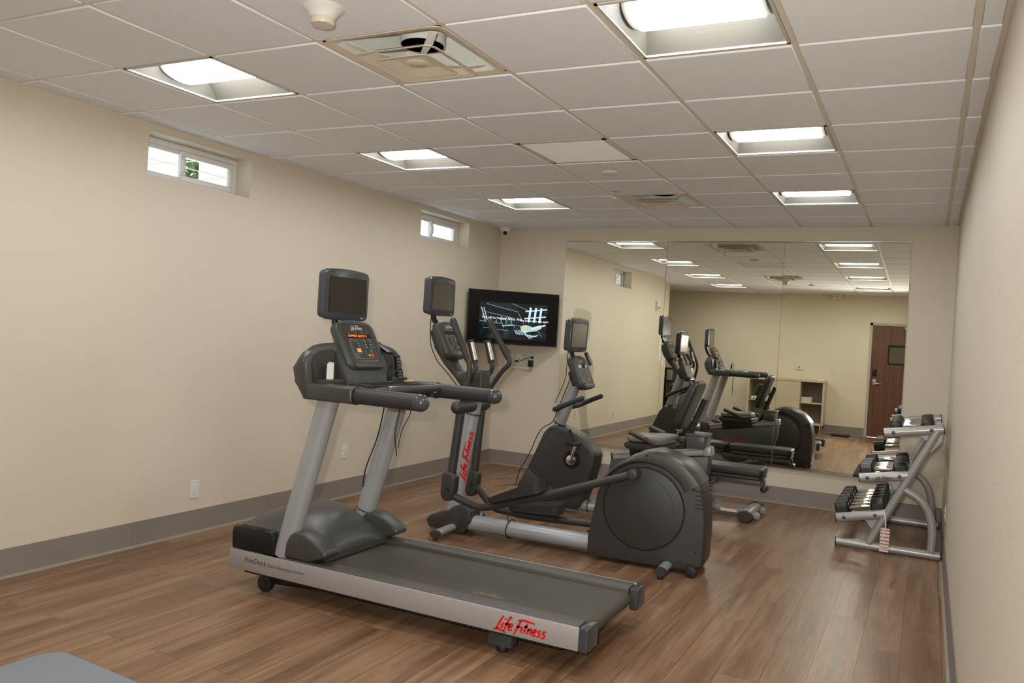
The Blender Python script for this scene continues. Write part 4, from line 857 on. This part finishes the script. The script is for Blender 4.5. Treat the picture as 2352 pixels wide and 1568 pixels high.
# dumbbells: hex rubber heads, turned chrome handle
def dumbbell(L_, hl, hr_):
    m1 = MB()
    def head(x0, x1, s):
        P_ = lambda r: [(r*math.cos(PI/8+PI/4*i)*1.0, r*math.sin(PI/8+PI/4*i)) for i in range(8)]
        R_ = [[Vector((x, y, z)) for y, z in P_(r)] for x, r in ((x0, hr_*.80), (x0+.012*s, hr_), (x1-.012*s, hr_), (x1, hr_*.80))]
        return MB().rings(R_)
    t = bpy.data.objects.new('dumbbell', None); COL.objects.link(t); t.empty_display_size = .05; ORG[t.name] = Vector()
    part('weight_head', head(-L_/2, -L_/2+hl, 1), hexm, t); part('weight_head', head(L_/2, L_/2-hl, -1), hexm, t)
    g = L_/2-hl; pr = [(.017, -g), (.019, -g+.004), (.013, -g+.012), (.0135, -g+.02), (.0165, -g*.35), (.0165, g*.35), (.0135, g-.02), (.013, g-.012), (.019, g-.004), (.017, g)]
    part('handle', MB().lathe([(r, x) for r, x in pr], (0, 0, 0), (1, 0, 0), 20), chrome, t); return t
def copy_thing(o):
    c = o.copy(); COL.objects.link(c)
    for ch in o.children:
        d = ch.copy(); COL.objects.link(d); d.parent = c
    return c
ORDN = ['nearest', 'second from the near end', 'third from the near end', 'fourth from the near end', 'fifth from the near end', 'farthest, next to the mirror']
TIER = [('bottom', .355, .098, .060, [.125+.165*k for k in range(6)]), ('middle', .325, .092, .054, [.115, .235, .355, .475, .80]), ('top', .300, .082, .0445, [.125+.112*k for k in range(6)])]
for ti, (nm, L_, hl, hr_, ns) in enumerate(TIER):
    (a, b), (c, d) = ARMS[ti]; proto = None; ang = math.atan2(d-b, c-a); ln = math.hypot(c-a, d-b)
    for k, n_ in enumerate(ns):
        lab = '%s hex dumbbell on the %s tier of the rack' % (ORDN[k] if k < len(ns)-1 else 'farthest', nm)
        if proto is None: proto = dumbbell(L_, hl, hr_); o = proto
        else: o = copy_thing(proto)
        u = ln*.48 if ti else ln*.49
        px = a+math.cos(ang)*u-math.sin(ang)*(-.0075+hr_*.924); pz = b+math.sin(ang)*u+math.cos(ang)*(-.0075+hr_*.924)
        o.location = (RO[0]+px, RO[1]+n_, pz); o.rotation_euler = (0, -ang, math.radians(random.uniform(-1.2, 1.2)))
        tag(o, lab, 'dumbbell', 'dumbbells on the %s tier' % nm)
# inspection tag tied to the lowest arm
t = thing('inspection_tag', 'long white paper tag with red lines hanging from the dumbbell rack', 'tag', (RO[0]-.02, RO[1]-.045, .02))
tx, ty = RO[0]-.028, RO[1]-.048; Mt = basis((tx, ty, .105), (1, 0, -.02), (.06, 0, 1))
part('card', MB().box(-.030, .032, -.09, .085, -.0005, .0008, M=basis((tx, ty, .105), (1, 0, -.02), (-.06, 0, 1))), paper, t)
m = MB(); Mt = basis((tx, ty, .105), (1, 0, -.02), (-.06, 0, 1))
for k, y in enumerate((.070, .045, .018, -.008, -.034, -.056, -.066, -.076)): m.box(-.029, .031, y-(.004 if k < 5 else .0015), y+(.004 if k < 5 else .0015), .0009, .0014, M=Mt)
part('red_lines', m, mat('tag_red', (.55, .10, .06), .7), t)
part('tie', MB().tube([(tx-.015, ty+.012, .325), (tx-.002, ty, .26), (tx+.002, ty, .20), (tx-.015, ty-.003, .115)], .0045, 8, smooth=4, sq=(1, .5)), paper, t)

# ---- television on its arm in the far corner ---------------------------------------------
TV0 = Vector((-2.800, 4.490, 1.629)); ty_ = math.radians(43); u_ = Vector((math.cos(ty_), math.sin(ty_), 0)); nrm = Vector((math.sin(ty_), -math.cos(ty_), .03)).normalized(); v_ = Vector((0, 0, 1))
M_ = basis(TV0, u_, v_); w, h = 1.0, .565
tv = thing('television', 'wide black television showing a blue white scene high in the far corner', 'television', tuple(TV0))
part('housing', MB().box(-w/2, w/2, -h/2, h/2, -.028, 0, .003, 1, M=M_).box(-w*.33, w*.33, -h*.38, h*.2, -.055, -.028, .008, M=M_), darkm, tv)
def tv_mat():
    m, nt, b = nodes('tv_picture'); N = nt.nodes.new; L = nt.links.new
    tc = N('ShaderNodeTexCoord'); mp = N('ShaderNodeMapping'); L(tc.outputs['Generated'], mp.inputs[0]); mp.inputs['Scale'].default_value = (6, 1, 4)
    n = N('ShaderNodeTexNoise'); n.inputs['Scale'].default_value = 1.4; n.inputs['Detail'].default_value = 6; L(mp.outputs[0], n.inputs[0])
    r = N('ShaderNodeValToRGB'); r.color_ramp.elements[0].position = .48; r.color_ramp.elements[0].color = (.003, .004, .006, 1); r.color_ramp.elements[1].position = .75; r.color_ramp.elements[1].color = (.03, .055, .07, 1)
    L(n.outputs['Fac'], r.inputs[0]); L(r.outputs[0], b.inputs['Emission Color']); b.inputs['Emission Strength'].default_value = .6; m.cycles.emission_sampling = 'NONE'
    b.inputs['Base Color'].default_value = (.006, .006, .007, 1); b.inputs['Roughness'].default_value = .12; return m
sc = part('screen', MB().box(-w/2+.008, w/2-.008, -h/2+.014, h/2-.008, 0, .0012, M=M_), duskglass, tv)
link('picture', MB().box(-w*.375, w*.375, -h*.40, h*.28, .0013, .0016, M=M_), tv_mat(), sc)
bluew = mat('tv_white_blue', (.50, .72, .92), .4, emit=.75); teal = mat('tv_teal', (.12, .26, .30), .4, emit=.6); cream = mat('tv_pale_green', (.40, .52, .42), .4, emit=.75)
def bar(m, x0, y0, x1, y1, t_, z=.0018):
    d = Vector((x1-x0, y1-y0, 0)); n_ = Vector((-d.y, d.x, 0)).normalized()*t_/2
    m.quad([M_ @ Vector((x0, y0, z))+M_.to_3x3() @ n_*s for s in (0,)][:0] or [M_ @ (Vector((x0, y0, z))+n_), M_ @ (Vector((x0, y0, z))-n_), M_ @ (Vector((x1, y1, z))-n_), M_ @ (Vector((x1, y1, z))+n_)])
m = MB()
for x in (.185, .245, .305): bar(m, x*w, .22*h, (x-.015)*w, -.06*h, .022)
bar(m, .13*w, .14*h, .37*w, .20*h, .012); bar(m, .12*w, .005*h, .36*w, .06*h, .012); bar(m, .20*w, -.18*h, .36*w, -.10*h, .016)
for x in (-.33, -.355): bar(m, x*w, .17*h, (x+.05)*w, -.08*h, .007)
link('picture_lights', m, bluew, sc); m = MB()
for k in range(7): bar(m, (.02+.018*k)*w, -.22*h, (.045+.018*k)*w, -.30*h, .006)
for k in range(5): bar(m, (.13+.03*k)*w, (-.28-.012*k)*h, (.20+.02*k)*w, (-.37+.02*k)*h, .008)
bar(m, -.12*w, -.155*h, .0*w, -.13*h, .008)
link('picture_lights', m, bluew, sc)
m = MB()
for (a, b_, c, d) in ((-.37, -.08, .10, -.14), (-.34, .10, .0, .00), (-.30, .24, .05, .12), (-.02, .27, .16, .16), (.05, .10, .12, -.10), (-.33, -.20, -.05, -.24), (-.12, -.12, -.10, -.19), (-.02, -.10, .02, -.17), (.28, -.22, .33, -.33)): bar(m, a*w, b_*h, c*w, d*h, .006)
for k in range(4): bar(m, (-.19+.055*k)*w, -.045*h, (-.185+.055*k)*w, -.10*h, .012)
link('picture_lines', m, teal, sc)
m = MB(); P_ = [(.08, -.14), (.14, -.11), (.22, -.15), (.30, -.10), (.32, -.16), (.26, -.22), (.18, -.24), (.13, -.27), (.09, -.22)]
t_ = bmesh.new(); t_.faces.new([t_.verts.new((x*w, y*h, .0017)) for x, y in P_]); m.merge(t_, M_); link('picture_shape', m, cream, sc)
m = MB(); text(m, 'We will be here to', .034, M_ @ Matrix.Translation((-.345*w, -.030*h, .0022))); text(m, 'God Bless Am', .042, M_ @ Matrix.Translation((-.155*w, -.042*h, .0024)), .2); text(m, 'the pan comes out again', .032, M_ @ Matrix.Translation((.075*w, -.050*h, .0022)))
link('caption', m, mat('tv_caption', (.8, .84, .9), .4, emit=.8), sc)
part('badge', MB().box(-.014, .014, -h/2+.004, -h/2+.009, 0, .0012, M=M_), greyt, tv)
p_ = M_ @ Vector((0, -.02, -.055))
part('wall_arm', MB().tube([p_, (-2.93, 4.75, 1.61), (-2.95, YB-.02, 1.60)], .020, 12).box(-3.05, -2.85, YB-.025, YB, 1.48, 1.72, .003), darkm, tv)
# wall boxes under it
def wallbox(name, x0, x1, z0, z1, d, m_, lab, cat, b=.003): return solo(name, MB().box(x0, x1, YB-d, YB, z0, z1, b), m_, lab, cat)
wallbox('media_box', -3.075, -2.965, 1.12, 1.245, .035, whitep, 'white wall box in the corner under the television, leftmost', 'wall box')
plate('cable_plate', (-2.903, YB, 1.190), (0, -1, 0), .078, .105, 'white cable plate beside the leftmost box under the television', 'wall plate', 'dot')
plate('wall_outlet', (-2.730, YB, 1.192), (0, -1, 0), .082, .120, 'white outlet under the television with a black adapter in it', 'outlet', 'outlet')
wallbox('cable_trunking', -2.830, -2.805, 1.262, 1.36, .012, whitep, 'short vertical white cable duct just below the television', 'cable duct')
wallbox('power_strip', -2.985, -2.775, 1.082, 1.108, .025, whitep, 'narrow white horizontal strip under the outlets in the corner', 'power strip')
t = thing('power_adapter', 'black power adapter plugged into the outlet under the television', 'adapter', (-2.745, YB-.03, 1.12))
part('body', MB().box(-2.772, -2.722, YB-.052, YB-.009, 1.115, 1.185, .005), darkm, t)
part('cord', MB().tube([(-2.745, YB-.03, 1.116), (-2.735, YB-.035, 1.085), (-2.76, YB-.04, 1.060), (-2.79, YB-.03, 1.074)], .003, 8, smooth=4), rubber, t)
t = thing('black_cord', 'short black cord running between the wall plates under the television', 'cord', (-2.85, YB-.04, 1.16))
part('cable', MB().tube([(-2.925, YB-.02, 1.166), (-2.885, YB-.04, 1.163), (-2.84, YB-.045, 1.185), (-2.79, YB-.04, 1.205), (-2.745, YB-.028, 1.216)], .0035, 8, smooth=5), rubber, t)
part('plug', MB().cyl((-2.735, YB-.009, 1.216), (-2.735, YB-.035, 1.216), .014, seg=14, b=.003).box(-2.940, -2.905, YB-.030, YB-.010, 1.155, 1.175, .004), rubber, t)

# ---- remote controls and papers left on the machines -------------------------------------------
def remote(name, M_, lab, L_=.15, w=.045):
    c = M_.translation; t = thing(name, lab, 'remote control', tuple(c), 0, None)
    part('case', MB().prism(rrect(w, L_, .010), 0, .018, 'xy', .005, 2, M=M_), darkm, t)
    m = MB()
    for i in range(3):
        for j in range(7): m.cyl(((i-1)*w*.28, -L_*.38+j*L_*.12, .0175), ((i-1)*w*.28, -L_*.38+j*L_*.12, .0195), .0032, seg=8, M=M_)
    part('keys', m, greyt, t); part('red_key', MB().cyl((0, -L_*.02, .0176), (0, -L_*.02, .0200), .005, seg=8, M=M_), redm, t)
remote('remote_control', basis((-1.645, my(.135), 1.225), (0, 1, .08), (-.12, 0, 1)), 'black remote standing in the right cup holder of the treadmill')
remote('remote_control', basis((-1.70, my(.20), 1.345), (.35, 1, 0), (1, -.35, -.38)), 'black remote lying on top of the treadmill dash behind its console', .16)
remote('remote_control', basis((-.9-.555, 3.17+.10, 1.285), (0, 1, .1), (-.44, 0, 1)), 'black remote fixed to the upper right of the recumbent bike console', .12, .05)
solo('folded_paper', MB().box(-.022, .022, -.045, .045, 0, .002, M=basis((-1.655, .140, 1.215), (0, 1, -.08), (-.08, .06, 1))).box(-.026, .016, -.045, .036, .004, .006, M=basis((-1.650, .128, 1.215), (.2, 1, -.10), (-.10, .0, 1))), paper, 'folded white paper sticking out of the left cup holder of the treadmill', 'paper', base=(-1.655, .14, 1.17))

# ---- exercise mat, bottom left corner of the photo ---------------------------------------------
Mm = basis((-2.09, -1.015, 0), (1, -.04, 0), (-.04, -1, 0)); m = MB(); m.prism(rrect(1.10, 2.0, .09, 8, cx=.55, cy=-1.0), 0, .016, 'xy', .004, 2, M=Matrix.Translation((-2.095, -1.012, 0)) @ Matrix.Rotation(math.radians(-3.5), 4, 'Z'))
solo('exercise_mat', m, matm, 'pale blue grey mat with rounded corner on the floor in front of the treadmill', 'exercise mat')

# ---- what shows outside the windows ---------------------------------------------------------------
m = MB().box(-9.6, -9.4, 6.3, 16, -.5, 5.2); m.box(-9.9, -9.0, 6.2, 16, 5.2, 5.35)
solo('neighbouring_building', m, mat('stucco_cream', (.70, .62, .46), .8, bump=.2, bscale=40), 'cream building outside, glimpsed through the windows', 'building')
tg = thing('outdoor_tree', 'leafy tree outside, glimpsed through the nearer window', 'tree', (-12.5, 9.35, -.5))
part('trunk', MB().tube([(-12.5, 9.35, -.5), (-12.45, 9.35, 3.9)], [.16, .10], 10), mat('bark', (.10, .07, .045), .9), tg)
m = MB(); rnd = random.Random(3); bmt = bmesh.new()
for i in range(2600):
    a, b_, r = rnd.uniform(0, 2*PI), rnd.uniform(-1, 1), rnd.uniform(.3, 1)**.5; s_ = math.sqrt(1-b_*b_)
    c = Vector((-12.5+.8*r*s_*math.cos(a), 9.35+.62*r*s_*math.sin(a), 4.4+.9*r*b_)); q = [Vector((rnd.uniform(-.09, .09), rnd.uniform(-.09, .09), rnd.uniform(-.09, .09))) for _ in range(3)]
    bmt.faces.new([bmt.verts.new(c+k) for k in q])
m.merge(bmt); part('foliage', m, mat('leaf_green', (.10, .16, .055), .6), tg)
